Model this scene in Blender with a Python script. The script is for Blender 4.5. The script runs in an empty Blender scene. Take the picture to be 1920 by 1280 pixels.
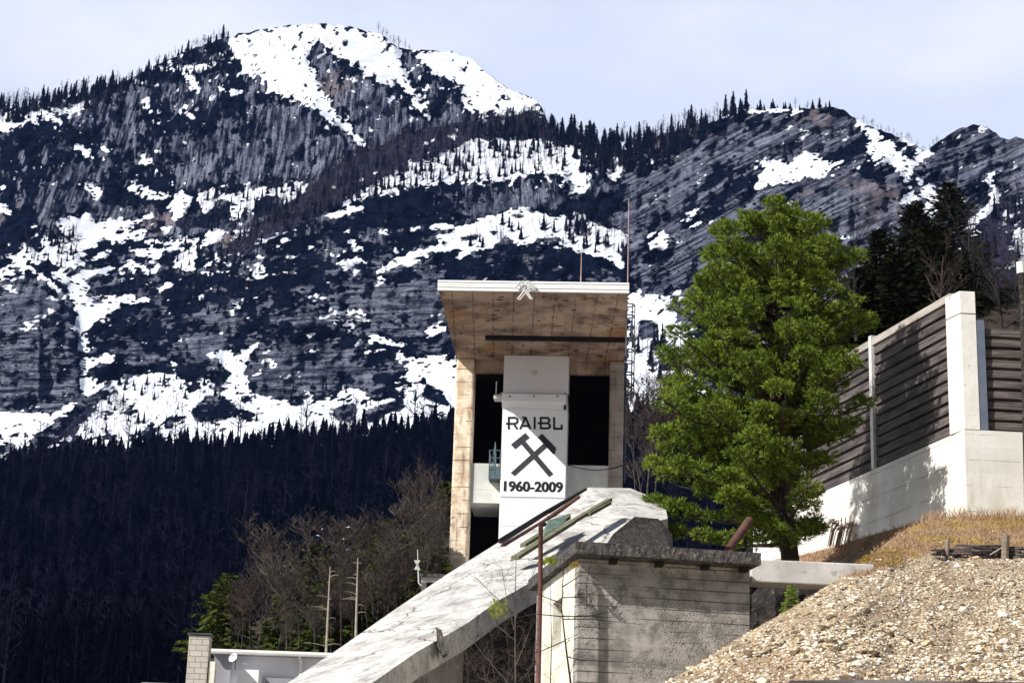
import bpy, math, random
import numpy as np
from mathutils import Vector, Matrix
R = math.radians
random.seed(7); rng = np.random.default_rng(11)
scene = bpy.context.scene
C = scene.collection

# ------------------------------------------------------------------ camera
F = 3600.0; W0, H0 = 1920.0, 1280.0
PITCH, ROLL = R(16.3), R(1.8)
CAM = Vector((0, 0, 1.6))
fwd = Vector((0, math.cos(PITCH), math.sin(PITCH)))
r0 = Vector((1, 0, 0)); u0 = Vector((0, -math.sin(PITCH), math.cos(PITCH)))
rgt = r0 * math.cos(ROLL) + u0 * math.sin(ROLL)
upv = u0 * math.cos(ROLL) - r0 * math.sin(ROLL)
cd = bpy.data.cameras.new('camera'); cam = bpy.data.objects.new('camera', cd); C.objects.link(cam)
cd.sensor_width = 36; cd.lens = F / W0 * 36; cd.clip_start = 0.5; cd.clip_end = 12000
cam.matrix_world = Matrix(((rgt.x, upv.x, -fwd.x, CAM.x), (rgt.y, upv.y, -fwd.y, CAM.y), (rgt.z, upv.z, -fwd.z, CAM.z), (0, 0, 0, 1)))
scene.camera = cam

# ------------------------------------------------------------------ light
SUNV = Vector((1.0, 0.70, -0.96)).normalized()          # direction the light travels
sl = bpy.data.lights.new('sun', 'SUN'); sun = bpy.data.objects.new('sun', sl); C.objects.link(sun)
sl.energy = 5.0; sl.angle = R(0.5); sl.color = (1.0, 0.955, 0.88)
sun.rotation_euler = SUNV.to_track_quat('-Z', 'Y').to_euler()
sun.location = (-60, -60, 120)
scene.view_settings.view_transform = 'Standard'; scene.view_settings.look = 'None'
scene.view_settings.exposure = 0.50; scene.view_settings.gamma = 1
w = bpy.data.worlds.new('World'); scene.world = w; w.use_nodes = True

class G:
    """tiny node helper"""
    def __init__(s, nt): s.nt = nt; s.N = nt.nodes; s.L = nt.links
    def set(s, sock, v):
        if hasattr(v, 'is_output') or isinstance(v, bpy.types.NodeSocket): s.L.new(v, sock)
        else:
            if isinstance(v, (tuple, list)) and len(v) == 3 and sock.type == 'RGBA': v = (*v, 1)
            sock.default_value = v
    def node(s, t, **k):
        n = s.N.new(t)
        for a, b in k.items(): setattr(n, a, b)
        return n
    def obj(s): return s.node('ShaderNodeTexCoord').outputs['Object']
    def map(s, vec, scale=(1, 1, 1), rot=(0, 0, 0), loc=(0, 0, 0)):
        n = s.node('ShaderNodeMapping'); s.L.new(vec, n.inputs[0])
        n.inputs['Scale'].default_value = scale; n.inputs['Rotation'].default_value = rot; n.inputs['Location'].default_value = loc
        return n.outputs[0]
    def noise(s, vec, scale, detail=4, rough=.55, dist=0):
        n = s.node('ShaderNodeTexNoise'); s.L.new(vec, n.inputs['Vector'])
        n.inputs['Scale'].default_value = scale; n.inputs['Detail'].default_value = detail
        n.inputs['Roughness'].default_value = rough; n.inputs['Distortion'].default_value = dist
        return n.outputs['Fac']
    def voro(s, vec, scale, feature='F1', out='Distance'):
        n = s.node('ShaderNodeTexVoronoi', feature=feature); s.L.new(vec, n.inputs['Vector']); n.inputs['Scale'].default_value = scale
        return n.outputs[out]
    def m(s, op, a, b=0.0, c=0.0):
        n = s.node('ShaderNodeMath', operation=op); s.set(n.inputs[0], a); s.set(n.inputs[1], b); s.set(n.inputs[2], c)
        return n.outputs[0]
    def step(s, x, lo, hi):
        n = s.node('ShaderNodeMapRange', interpolation_type='SMOOTHSTEP'); s.set(n.inputs[0], x)
        n.inputs[1].default_value = lo; n.inputs[2].default_value = hi
        return n.outputs[0]
    def mix(s, f, a, b, mode='MIX'):
        n = s.node('ShaderNodeMix', data_type='RGBA', blend_type=mode)
        s.set(n.inputs[0], f); s.set(n.inputs[6], a); s.set(n.inputs[7], b)
        return n.outputs[2]
    def sep(s, vec):
        n = s.node('ShaderNodeSeparateXYZ'); s.L.new(vec, n.inputs[0]); return n.outputs
    def bump(s, h, strength=.5, dist=.02):
        n = s.node('ShaderNodeBump'); s.L.new(h, n.inputs['Height']); n.inputs['Strength'].default_value = strength; n.inputs['Distance'].default_value = dist
        return n.outputs[0]
    def line(s, x, period, width):          # 1 on thin lines every period
        fr = s.m('FRACT', s.m('DIVIDE', x, period))
        return s.m('SUBTRACT', 1.0, s.step(s.m('ABSOLUTE', s.m('SUBTRACT', fr, .5)), 0.0, width / period))

g = G(w.node_tree)
bg = w.node_tree.nodes['Background']; bg.inputs['Strength'].default_value = 0.055
sky = g.node('ShaderNodeTexSky', sky_type='NISHITA'); sky.sun_disc = False
sky.sun_elevation = math.asin(-SUNV.z); sky.sun_rotation = math.atan2(-SUNV.x, -SUNV.y)
tc = g.node('ShaderNodeTexCoord').outputs['Generated']
sx = g.sep(tc)
cn = g.noise(g.map(tc, (1, 1, 2.2)), 4.2, 5, .5)
cl = g.mix(g.step(cn, .38, .66), (9.5, 10.6, 13.0), (12.3, 12.7, 14.0))
front = g.m('MULTIPLY', g.step(sx[1], .2, .75), g.m('SUBTRACT', 1.0, g.step(sx[2], .42, .62)))
thin = g.m('MULTIPLY', g.step(cn, .35, .7), .04)
fac = g.m('MAXIMUM', front, thin)
w.node_tree.links.new(g.mix(fac, sky.outputs[0], cl), bg.inputs['Color'])

# ------------------------------------------------------------------ helpers
def ray(px, py):
    return fwd + rgt * ((px - W0 / 2) / F) + upv * ((H0 / 2 - py) / F)
def P(px, py, Y):
    d = ray(px, py); return CAM + d * (Y / d.y)
def np_P(px, py, Y):
    px, py, Y = np.broadcast_arrays(np.asarray(px, float), np.asarray(py, float), np.asarray(Y, float))
    a = (px - W0 / 2) / F; b = (H0 / 2 - py) / F
    d = np.stack([fwd[i] + rgt[i] * a + upv[i] * b for i in range(3)], -1)
    return np.array(CAM) + d * (Y / d[..., 1])[..., None]
def tag(o, label=None, cat=None, group=None, kind=None):
    if label: o['label'] = label
    if cat: o['category'] = cat
    if group: o['group'] = group
    if kind: o['kind'] = kind
    return o
def thing(name, loc, label, cat, group=None):
    o = bpy.data.objects.new(name, None); C.objects.link(o); o.location = Vector(loc); o.empty_display_size = .3
    return tag(o, label, cat, group)
def wloc(o):
    v = Vector((0, 0, 0))
    while o: v += o.location; o = o.parent
    return v
class MB:
    def __init__(s): s.v = []; s.f = []
    def add(s, vs, fs):
        o = len(s.v); s.v += [tuple(v) for v in vs]; s.f += [tuple(i + o for i in f) for f in fs]; return s
    def hexa(s, p):      # p: 4 bottom then 4 top
        return s.add(p, [(3, 2, 1, 0), (4, 5, 6, 7), (0, 1, 5, 4), (1, 2, 6, 5), (2, 3, 7, 6), (3, 0, 4, 7)])
    def box(s, x0, x1, y0, y1, z0, z1):
        return s.hexa([(x0, y0, z0), (x1, y0, z0), (x1, y1, z0), (x0, y1, z0), (x0, y0, z1), (x1, y0, z1), (x1, y1, z1), (x0, y1, z1)])
    def prism(s, pts, vec):
        n = len(pts); vec = Vector(vec); pts = [Vector(p) for p in pts]
        return s.add(pts + [p + vec for p in pts], [tuple(range(n))[::-1], tuple(range(n, 2 * n))] + [(i, (i + 1) % n, n + (i + 1) % n, n + i) for i in range(n)])
    def tube(s, path, rad, n=6, cap=True):
        path = [Vector(p) for p in path]
        if not isinstance(rad, (list, tuple)): rad = [rad] * len(path)
        vs = []; fs = []
        for i, p in enumerate(path):
            t = (path[min(i + 1, len(path) - 1)] - path[max(i - 1, 0)])
            t = t.normalized() if t.length > 1e-9 else Vector((0, 0, 1))
            a = t.cross(Vector((0, 0, 1)) if abs(t.z) < .9 else Vector((1, 0, 0))).normalized(); b = t.cross(a)
            for k in range(n):
                q = 2 * math.pi * k / n
                vs.append(p + (a * math.cos(q) + b * math.sin(q)) * rad[i])
        for i in range(len(path) - 1):
            for k in range(n):
                k2 = (k + 1) % n
                fs.append((i * n + k, i * n + k2, (i + 1) * n + k2, (i + 1) * n + k))
        if cap and n > 2: fs += [tuple(range(n)), tuple(range((len(path) - 1) * n, len(path) * n))[::-1]]
        return s.add(vs, fs)
    def build(s, name, mat=None, parent=None, smooth=False, bevel=0, label=None):
        off = wloc(parent) if parent else Vector((0, 0, 0))
        me = bpy.data.meshes.new(name)
        vs = np.array(s.v, dtype=float) - np.array(off)
        me.from_pydata(vs.tolist(), [], s.f); me.validate(); me.update()
        if smooth: me.polygons.foreach_set('use_smooth', [True] * len(me.polygons))
        o = bpy.data.objects.new(name, me); C.objects.link(o)
        if mat: me.materials.append(mat)
        if parent: o.parent = parent
        if bevel:
            b = o.modifiers.new('bevel', 'BEVEL'); b.width = bevel; b.segments = 2; b.limit_method = 'ANGLE'; b.angle_limit = R(40)
        if label: o['label'] = label
        return o
def copy_tree(o, parent=None):
    c = o.copy(); C.objects.link(c); c.parent = parent
    for ch in list(o.children): copy_tree(ch, c)
    return c
class Frame:
    """oriented vertical frame: u along the wall, v into the depth, w up"""
    def __init__(s, px, py, Y, a):
        s.o = P(px, py, Y); s.U = Vector((math.cos(a), math.sin(a), 0)); s.V = Vector((-math.sin(a), math.cos(a), 0)); s.Z = Vector((0, 0, 1))
    def pt(s, u, v, w): return s.o + s.U * u + s.V * v + s.Z * w
    def uw(s, px, py, v=0):
        d = ray(px, py); c = CAM - s.o
        t = (v - c.dot(s.V)) / d.dot(s.V); q = c + d * t
        return q.dot(s.U), q.z
    def uv(s, px, py, w=0):
        d = ray(px, py); t = (s.o.z + w - CAM.z) / d.z; q = CAM + d * t - s.o
        return q.dot(s.U), q.dot(s.V)
    def onv(s, px, py, v=0):
        u, w = s.uw(px, py, v); return s.pt(u, v, w)
    def box(s, mb, u0, u1, v0, v1, w0, w1):
        return mb.hexa([s.pt(u0, v0, w0), s.pt(u1, v0, w0), s.pt(u1, v1, w0), s.pt(u0, v1, w0), s.pt(u0, v0, w1), s.pt(u1, v0, w1), s.pt(u1, v1, w1), s.pt(u0, v1, w1)])
def interp(x, pts):
    return np.interp(x, [p[0] for p in pts], [p[1] for p in pts])

# ------------------------------------------------------------------ materials
def newmat(name, rough=.9, spec=.2):
    m = bpy.data.materials.new(name); m.use_nodes = True
    b = m.node_tree.nodes['Principled BSDF']; b.inputs['Roughness'].default_value = rough; b.inputs['Specular IOR Level'].default_value = spec
    return m, G(m.node_tree), b
def two_tone(name, c1, c2, scale=2, rough=.9, bs=.4, bd=.01, spec=.2, c3=None, detail=6, metallic=0, bscale=None, stretch=(1, 1, 1)):
    m, g, b = newmat(name, rough, spec)
    o = g.map(g.obj(), stretch)
    n = g.noise(o, scale, detail, .6)
    col = g.mix(g.step(n, .36, .66), c1, c2)
    n2 = g.noise(o, (bscale or scale * 6), 5, .65)
    if c3: col = g.mix(g.step(n2, .55, .72), col, c3)
    g.set(b.inputs['Base Color'], col)
    g.set(b.inputs['Normal'], g.bump(n2, bs, bd)); b.inputs['Metallic'].default_value = metallic
    return m

def concrete(name, base, dark, stain, period, axis, lw=.02, bumpd=.02, stainscale=.35, streak=True, rough_bottom=False, pits=0.0, var=.5, rust=False):
    """board-marked concrete: joints across one axis, stains and streaks"""
    m, g, b = newmat(name, .92, .15)
    o = g.obj(); s = g.sep(o); ax = s[axis]
    wob = g.m('MULTIPLY', g.noise(o, 1.3, 3), lw * 1.2)
    ln = g.line(g.m('ADD', ax, wob), period, lw)
    gap = g.noise(g.map(o, (.8, .8, .8), loc=(5, 3, 1)), 1.4, 3)
    ln = g.m('MULTIPLY', ln, g.step(gap, .36, .6))
    # per-board tone
    bi = g.m('FLOOR', g.m('DIVIDE', ax, period))
    wn = g.node('ShaderNodeTexWhiteNoise', noise_dimensions='1D'); g.L.new(bi, wn.inputs['W'])
    tone = g.m('ADD', g.m('MULTIPLY', wn.outputs['Value'], .25 * var), 1 - .15 * var)
    n = g.noise(o, stainscale * 4, 8, .62); n2 = g.noise(g.map(o, (1, 1, .22) if streak else (1, 1, 1), loc=(3, 7, 2)), stainscale * 7, 6, .6)
    fine = g.noise(o, 22, 4, .7)
    col = g.mix(g.step(n, .40, .66), base, dark)
    col = g.mix(g.m('MULTIPLY', g.step(n2, .50, .70), .85), col, stain)
    col = g.mix(g.m('MULTIPLY', g.step(fine, .5, .75), .35), col, tuple(c * .55 for c in base))
    if rust:
        rn = g.noise(g.map(o, loc=(11, 2, 4)), .16, 4, .6); col = g.mix(g.m('MULTIPLY', g.step(rn, .52, .64), .8), col, (.33, .17, .07))
        gr = g.noise(g.map(o, (1, .35, 1), loc=(2, 2, 4)), 1.6, 5, .7); col = g.mix(g.m('MULTIPLY', g.step(gr, .55, .70), .7), col, (.07, .045, .03))
    cm = g.node('ShaderNodeCombineColor'); [g.L.new(tone, cm.inputs[i]) for i in range(3)]
    col = g.mix(1.0, col, cm.outputs[0], 'MULTIPLY')
    col = g.mix(g.m('MULTIPLY', ln, .8), col, tuple(c * .22 for c in dark))
    h = g.m('SUBTRACT', g.m('MULTIPLY', fine, .5), ln)
    if pits:
        v = g.voro(o, pits); pf = g.m('MULTIPLY', g.step(v, .42, .18), g.step(g.noise(g.map(o, loc=(1, 8, 4)), .9, 3), .42, .58))
        col = g.mix(g.m('MULTIPLY', pf, .75), col, tuple(c * .25 for c in dark)); h = g.m('SUBTRACT', h, g.m('MULTIPLY', pf, 1.2))
    g.set(b.inputs['Base Color'], col); g.set(b.inputs['Normal'], g.bump(h, .7, bumpd))
    return m

M_soffit = concrete('stained_board_soffit', (.48, .355, .275), (.20, .14, .10), (.08, .05, .035), 1.25, 0, .06, .06, .075, False, var=1.0, rust=True)
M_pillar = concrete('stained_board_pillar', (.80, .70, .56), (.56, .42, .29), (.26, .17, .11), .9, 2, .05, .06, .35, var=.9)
M_pillar_r = concrete('shaded_board_pillar', (.42, .36, .32), (.30, .25, .22), (.20, .16, .13), .9, 2, .03, .05, .18)  # darker copy of the pillar concrete, roof shade put into its colour
M_twhite = concrete('pale_tower_concrete', (.70, .70, .67), (.52, .53, .50), (.42, .44, .41), 1.1, 2, .015, .02, .10, var=.3)
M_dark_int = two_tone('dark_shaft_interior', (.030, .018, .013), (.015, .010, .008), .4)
M_clad = two_tone('white_painted_cladding', (.82, .81, .85), (.76, .76, .80), .35, .5, .05, .004)
M_cladg = two_tone('grey_stained_cladding', (.74, .70, .76), (.68, .70, .74), .5, .6, .05, .004)
M_sign = two_tone('white_banner', (.84, .85, .88), (.80, .81, .84), .5, .5, .05, .002)
M_ink = two_tone('black_lettering', (.012, .014, .022), (.02, .02, .028), 2, .5, .02, .001)
M_grey_ink = two_tone('charcoal_lettering', (.035, .035, .045), (.05, .05, .06), 2, .5, .02, .001)
M_ramp = None
def ramp_mat():
    m, g, b = newmat('weathered_pale_concrete', .95, .1)
    o = g.obj()
    n = g.noise(o, 1.3, 9, .74); n2 = g.noise(g.map(o, loc=(4, 4, 4)), 4.5, 7, .76); f = g.noise(o, 26, 4, .7)
    col = g.mix(g.step(n, .42, .68), (.57, .555, .54), (.27, .26, .255))
    col = g.mix(g.m('MULTIPLY', g.step(n2, .50, .66), .7), col, (.17, .16, .155))
    col = g.mix(g.m('MULTIPLY', g.step(f, .55, .75), .35), col, (.25, .22, .2))
    nn = g.node('ShaderNodeTexNoise'); g.L.new(o, nn.inputs['Vector']); nn.inputs['Scale'].default_value = 1.5; nn.inputs['Detail'].default_value = 4
    off = g.node('ShaderNodeVectorMath', operation='MULTIPLY_ADD'); g.L.new(nn.outputs['Color'], off.inputs[0]); off.inputs[1].default_value = (.8, .8, .8); g.L.new(o, off.inputs[2])
    cr = g.step(g.voro(off.outputs[0], .30, 'DISTANCE_TO_EDGE'), .007, .0)
    col = g.mix(g.m('MULTIPLY', cr, .8), col, (.06, .05, .045))
    g.set(b.inputs['Base Color'], col); g.set(b.inputs['Normal'], g.bump(g.m('SUBTRACT', g.m('ADD', g.m('MULTIPLY', f, .4), n2), cr), .7, .03))
    return m
M_ramp = ramp_mat()
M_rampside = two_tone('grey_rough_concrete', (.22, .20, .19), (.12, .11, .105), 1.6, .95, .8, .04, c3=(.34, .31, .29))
M_hut = concrete('grey_board_wall', (.35, .325, .305), (.195, .18, .168), (.115, .105, .097), .16, 2, .014, .014, .8, False, pits=38.0, var=1.2)
M_huts = two_tone('cream_wall', (.74, .72, .62), (.60, .57, .46), 1.6, .9, .4, .01, c3=(.40, .33, .2))
M_slab = two_tone('rough_dark_slab', (.10, .09, .085), (.04, .037, .036), 9, .97, 1.0, .04, c3=(.34, .31, .30), bscale=22)
M_beam = two_tone('pale_concrete_beam', (.56, .54, .52), (.42, .40, .38), 1.8, .92, .3, .008, c3=(.30, .28, .27))
M_rust = two_tone('rusty_steel', (.13, .06, .045), (.07, .04, .035), 7, .85, .4, .004, c3=(.20, .09, .05))
M_moss = two_tone('mossy_plank', (.10, .11, .055), (.16, .15, .11), 6, .95, .6, .01, c3=(.04, .04, .035), stretch=(1, 1, 1))
M_greenm = two_tone('green_corrugated', (.16, .26, .21), (.3, .36, .32), 5, .8, .4, .005)
M_steel = two_tone('dark_steel', (.06, .065, .075), (.09, .095, .1), 4, .6, .2, .002)
M_teal = two_tone('teal_painted_steel', (.07, .11, .13), (.11, .15, .17), 4, .6, .2, .002)
M_pale_metal = two_tone('pale_metal', (.6, .6, .58), (.5, .5, .48), 4, .5, .1, .002)
M_pinkmast = two_tone('pale_red_mast', (.42, .28, .26), (.50, .38, .36), 3, .6, .1, .002)
M_wallc = concrete('retaining_wall_concrete', (.70, .69, .66), (.62, .60, .55), (.50, .47, .40), .56, 2, .012, .01, .25, var=.35)
M_post = two_tone('pale_post_concrete', (.72, .71, .67), (.62, .61, .57), 1.5, .9, .3, .006, c3=(.5, .48, .44))
def wood(name, a, bcol, cc):
    m, g, b = newmat(name, .85, .2)
    o = g.obj(); n = g.noise(g.map(o, (.5, .5, 14)), 2.2, 6, .6); k = g.noise(g.map(o, (.6, .6, 1.4)), 1.5, 4)
    col = g.mix(g.step(n, .35, .68), a, bcol); col = g.mix(g.m('MULTIPLY', g.step(k, .45, .7), .7), col, cc)
    g.set(b.inputs['Base Color'], col); g.set(b.inputs['Normal'], g.bump(n, .5, .01)); return m
M_wood = wood('dark_weathered_wood', (.050, .043, .045), (.15, .13, .125), (.022, .019, .022))
M_woodp = wood('pale_weathered_wood', (.34, .31, .28), (.44, .41, .38), (.24, .21, .2))
M_wood2 = wood('black_weathered_wood', (.05, .042, .042), (.16, .135, .125), (.02, .017, .018))
M_bluesteel = two_tone('blue_grey_steel_channel', (.10, .12, .18), (.13, .15, .2), 3, .6, .1, .003)
M_bark = two_tone('pine_bark', (.06, .045, .035), (.03, .024, .02), 6, .95, .9, .02, c3=(.12, .09, .07), stretch=(1, 1, .4))
M_twig = two_tone('bare_twig_bark', (.10, .082, .07), (.045, .037, .032), 3, .9, .3, .003)
M_twigr = two_tone('reddish_twig_bark', (.070, .050, .043), (.036, .028, .026), 3, .9, .3, .003)
M_twigd = two_tone('dark_twig_bark', (.035, .03, .032), (.02, .018, .02), 3, .9, .3, .003)
M_twigp = two_tone('pale_dead_bark', (.36, .32, .27), (.22, .19, .16), 3, .9, .3, .003)
M_brick = None
def block_mat():
    m, g, b = newmat('concrete_block_masonry', .92, .15)
    t = g.node('ShaderNodeTexBrick'); o = g.node('ShaderNodeTexCoord').outputs['Object']; s = g.sep(o)
    c = g.node('ShaderNodeCombineXYZ'); g.L.new(g.m('ADD', s[0], s[1]), c.inputs[0]); g.L.new(s[2], c.inputs[1])
    g.L.new(c.outputs[0], t.inputs['Vector']); t.inputs['Scale'].default_value = 1; t.inputs['Brick Width'].default_value = .36; t.inputs['Row Height'].default_value = .17
    t.inputs['Mortar Size'].default_value = .012; t.inputs['Color1'].default_value = (.44, .40, .35, 1); t.inputs['Color2'].default_value = (.50, .46, .41, 1); t.inputs['Mortar'].default_value = (.24, .21, .18, 1)
    n = g.noise(o, 9, 5); g.set(b.inputs['Base Color'], g.mix(g.m('MULTIPLY', g.step(n, .45, .7), .3), t.outputs['Color'], (.3, .27, .23)))
    g.set(b.inputs['Normal'], g.bump(g.m('ADD', t.outputs['Fac'], n), .4, .01)); return m
M_brick = block_mat()
M_hwall = two_tone('white_house_wall', (.66, .67, .72), (.60, .61, .66), .8, .8, .1, .003)
M_hwall2 = two_tone('grey_house_wall', (.30, .30, .34), (.24, .24, .27), .8, .8, .1, .003)
M_gutter = two_tone('pale_gutter_paint', (.74, .74, .70), (.66, .66, .62), 2, .5, .05, .002)
M_white = two_tone('white_paint', (.8, .8, .8), (.74, .74, .74), 2, .5, .05, .002)
M_black = two_tone('black_paint', (.012, .011, .012), (.02, .018, .018), 2, .6, .05, .002)

def leaf_mat(name, c1, c2, c3, trans=.35, scale=1.2, spec=.0):
    m, g, b = newmat(name, .7, spec)
    o = g.obj(); n = g.noise(o, scale, 3); n2 = g.noise(g.map(o, loc=(9, 2, 5)), scale * 9, 2)
    col = g.mix(g.step(n, .38, .64), c1, c2); col = g.mix(g.m('MULTIPLY', g.step(n2, .5, .7), .7), col, c3)
    g.set(b.inputs['Base Color'], col)
    if trans:
        t = g.node('ShaderNodeBsdfTranslucent'); g.set(t.inputs['Color'], col)
        ms = g.node('ShaderNodeMixShader'); ms.inputs[0].default_value = trans
        g.L.new(b.outputs[0], ms.inputs[1]); g.L.new(t.outputs[0], ms.inputs[2])
        g.L.new(ms.outputs[0], m.node_tree.nodes['Material Output'].inputs['Surface'])
    return m
M_pine = leaf_mat('pine_needles', (.080, .132, .020), (.145, .205, .030), (.36, .39, .07), .04)
M_spruce = leaf_mat('dark_spruce_needles', (.008, .010, .006), (.014, .016, .009), (.026, .028, .014), .1, .4)
M_bushg = leaf_mat('olive_evergreen_needles', (.035, .052, .011), (.06, .072, .016), (.11, .115, .03), .1, .8)
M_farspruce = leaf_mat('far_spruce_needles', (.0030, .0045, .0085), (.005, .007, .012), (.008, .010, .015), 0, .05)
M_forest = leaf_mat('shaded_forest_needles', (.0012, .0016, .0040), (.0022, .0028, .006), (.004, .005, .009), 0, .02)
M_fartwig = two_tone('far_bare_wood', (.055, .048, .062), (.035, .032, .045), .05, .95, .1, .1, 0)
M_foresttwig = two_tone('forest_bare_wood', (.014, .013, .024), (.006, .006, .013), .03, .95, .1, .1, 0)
M_tuft = leaf_mat('yellow_green_moss_tuft', (.30, .36, .04), (.40, .42, .06), (.48, .45, .08), .4, 6)
M_straw = leaf_mat('dry_straw', (.34, .21, .13), (.46, .33, .22), (.20, .12, .08), .2, 2)
M_mossy = leaf_mat('orange_moss', (.30, .20, .03), (.22, .17, .03), (.35, .25, .05), .1, 3)

# ------------------------------------------------------------------ mountain
def vnoise(h, w_, cell, seed):
    r = np.random.default_rng(seed); gh, gw = int(h / cell) + 3, int(w_ / cell) + 3
    a = r.random((gh, gw)); ys = np.arange(h) / cell; xs = np.arange(w_) / cell
    yi = ys.astype(int); xi = xs.astype(int); fy = ys - yi; fx = xs - xi
    fy = fy * fy * (3 - 2 * fy); fx = fx * fx * (3 - 2 * fx); fy = fy[:, None]; fx = fx[None]
    A = a[yi][:, xi]; B = a[yi][:, xi + 1]; Cc = a[yi + 1][:, xi]; D = a[yi + 1][:, xi + 1]
    return (A * (1 - fx) + B * fx) * (1 - fy) + (Cc * (1 - fx) + D * fx) * fy - .5
def blur(a, sx_, sy_):
    for ax, sg in ((1, sx_), (0, sy_)):
        if sg <= 0: continue
        n = int(sg * 2.5) + 1; k = np.exp(-.5 * (np.arange(-n, n + 1) / sg) ** 2); k /= k.sum()
        pad = [(0, 0), (0, 0)]; pad[ax] = (n, n); b = np.pad(a, pad, mode='edge')
        a = sum(k[i] * (b[:, i:i + a.shape[1]] if ax == 1 else b[i:i + a.shape[0]]) for i in range(2 * n + 1))
    return a
GX0, GY0, GS = -200, 0, 2.5                      # mask raster in photograph-sized units
GW, GH = int(2320 / GS), int(1000 / GS)
gx = GX0 + np.arange(GW) * GS; gy = GY0 + np.arange(GH) * GS
def raster(polys):
    out = np.zeros((GH, GW))
    for pl in polys:
        xs = [p[0] for p in pl]; ys = [p[1] for p in pl]
        i0, i1 = max(0, int((min(xs) - GX0) / GS)), min(GW, int((max(xs) - GX0) / GS) + 2)
        j0, j1 = max(0, int((min(ys) - GY0) / GS)), min(GH, int((max(ys) - GY0) / GS) + 2)
        X, Yy = np.meshgrid(gx[i0:i1], gy[j0:j1]); ins = np.zeros(X.shape, bool); n = len(pl)
        for k in range(n):
            x1, y1 = pl[k]; x2, y2 = pl[(k + 1) % n]
            if y1 == y2: continue
            c = ((y1 > Yy) != (y2 > Yy)) & (X < (x2 - x1) * (Yy - y1) / (y2 - y1) + x1); ins ^= c
        out[j0:j1, i0:i1] = np.maximum(out[j0:j1, i0:i1], ins)
    return out
SK = [(-200, 235), (0, 203), (60, 200), (120, 186), (180, 176), (240, 150), (300, 118), (360, 92), (430, 68), (480, 57), (540, 48), (600, 44), (650, 49), (710, 63), (745, 88), (775, 93), (858, 99), (885, 110), (935, 153), (965, 172), (1000, 184), (1016, 200), (1030, 235), (1050, 258), (1100, 274), (1170, 282), (1200, 272), (1240, 250), (1300, 238), (1350, 224), (1400, 208), (1450, 203), (1520, 204), (1560, 199), (1585, 207), (1610, 226), (1640, 240), (1700, 262), (1735, 284), (1755, 268), (1790, 245), (1825, 233), (1850, 238), (1875, 256), (1890, 264), (1905, 256), (1920, 262), (1980, 270), (2120, 300)]
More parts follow.
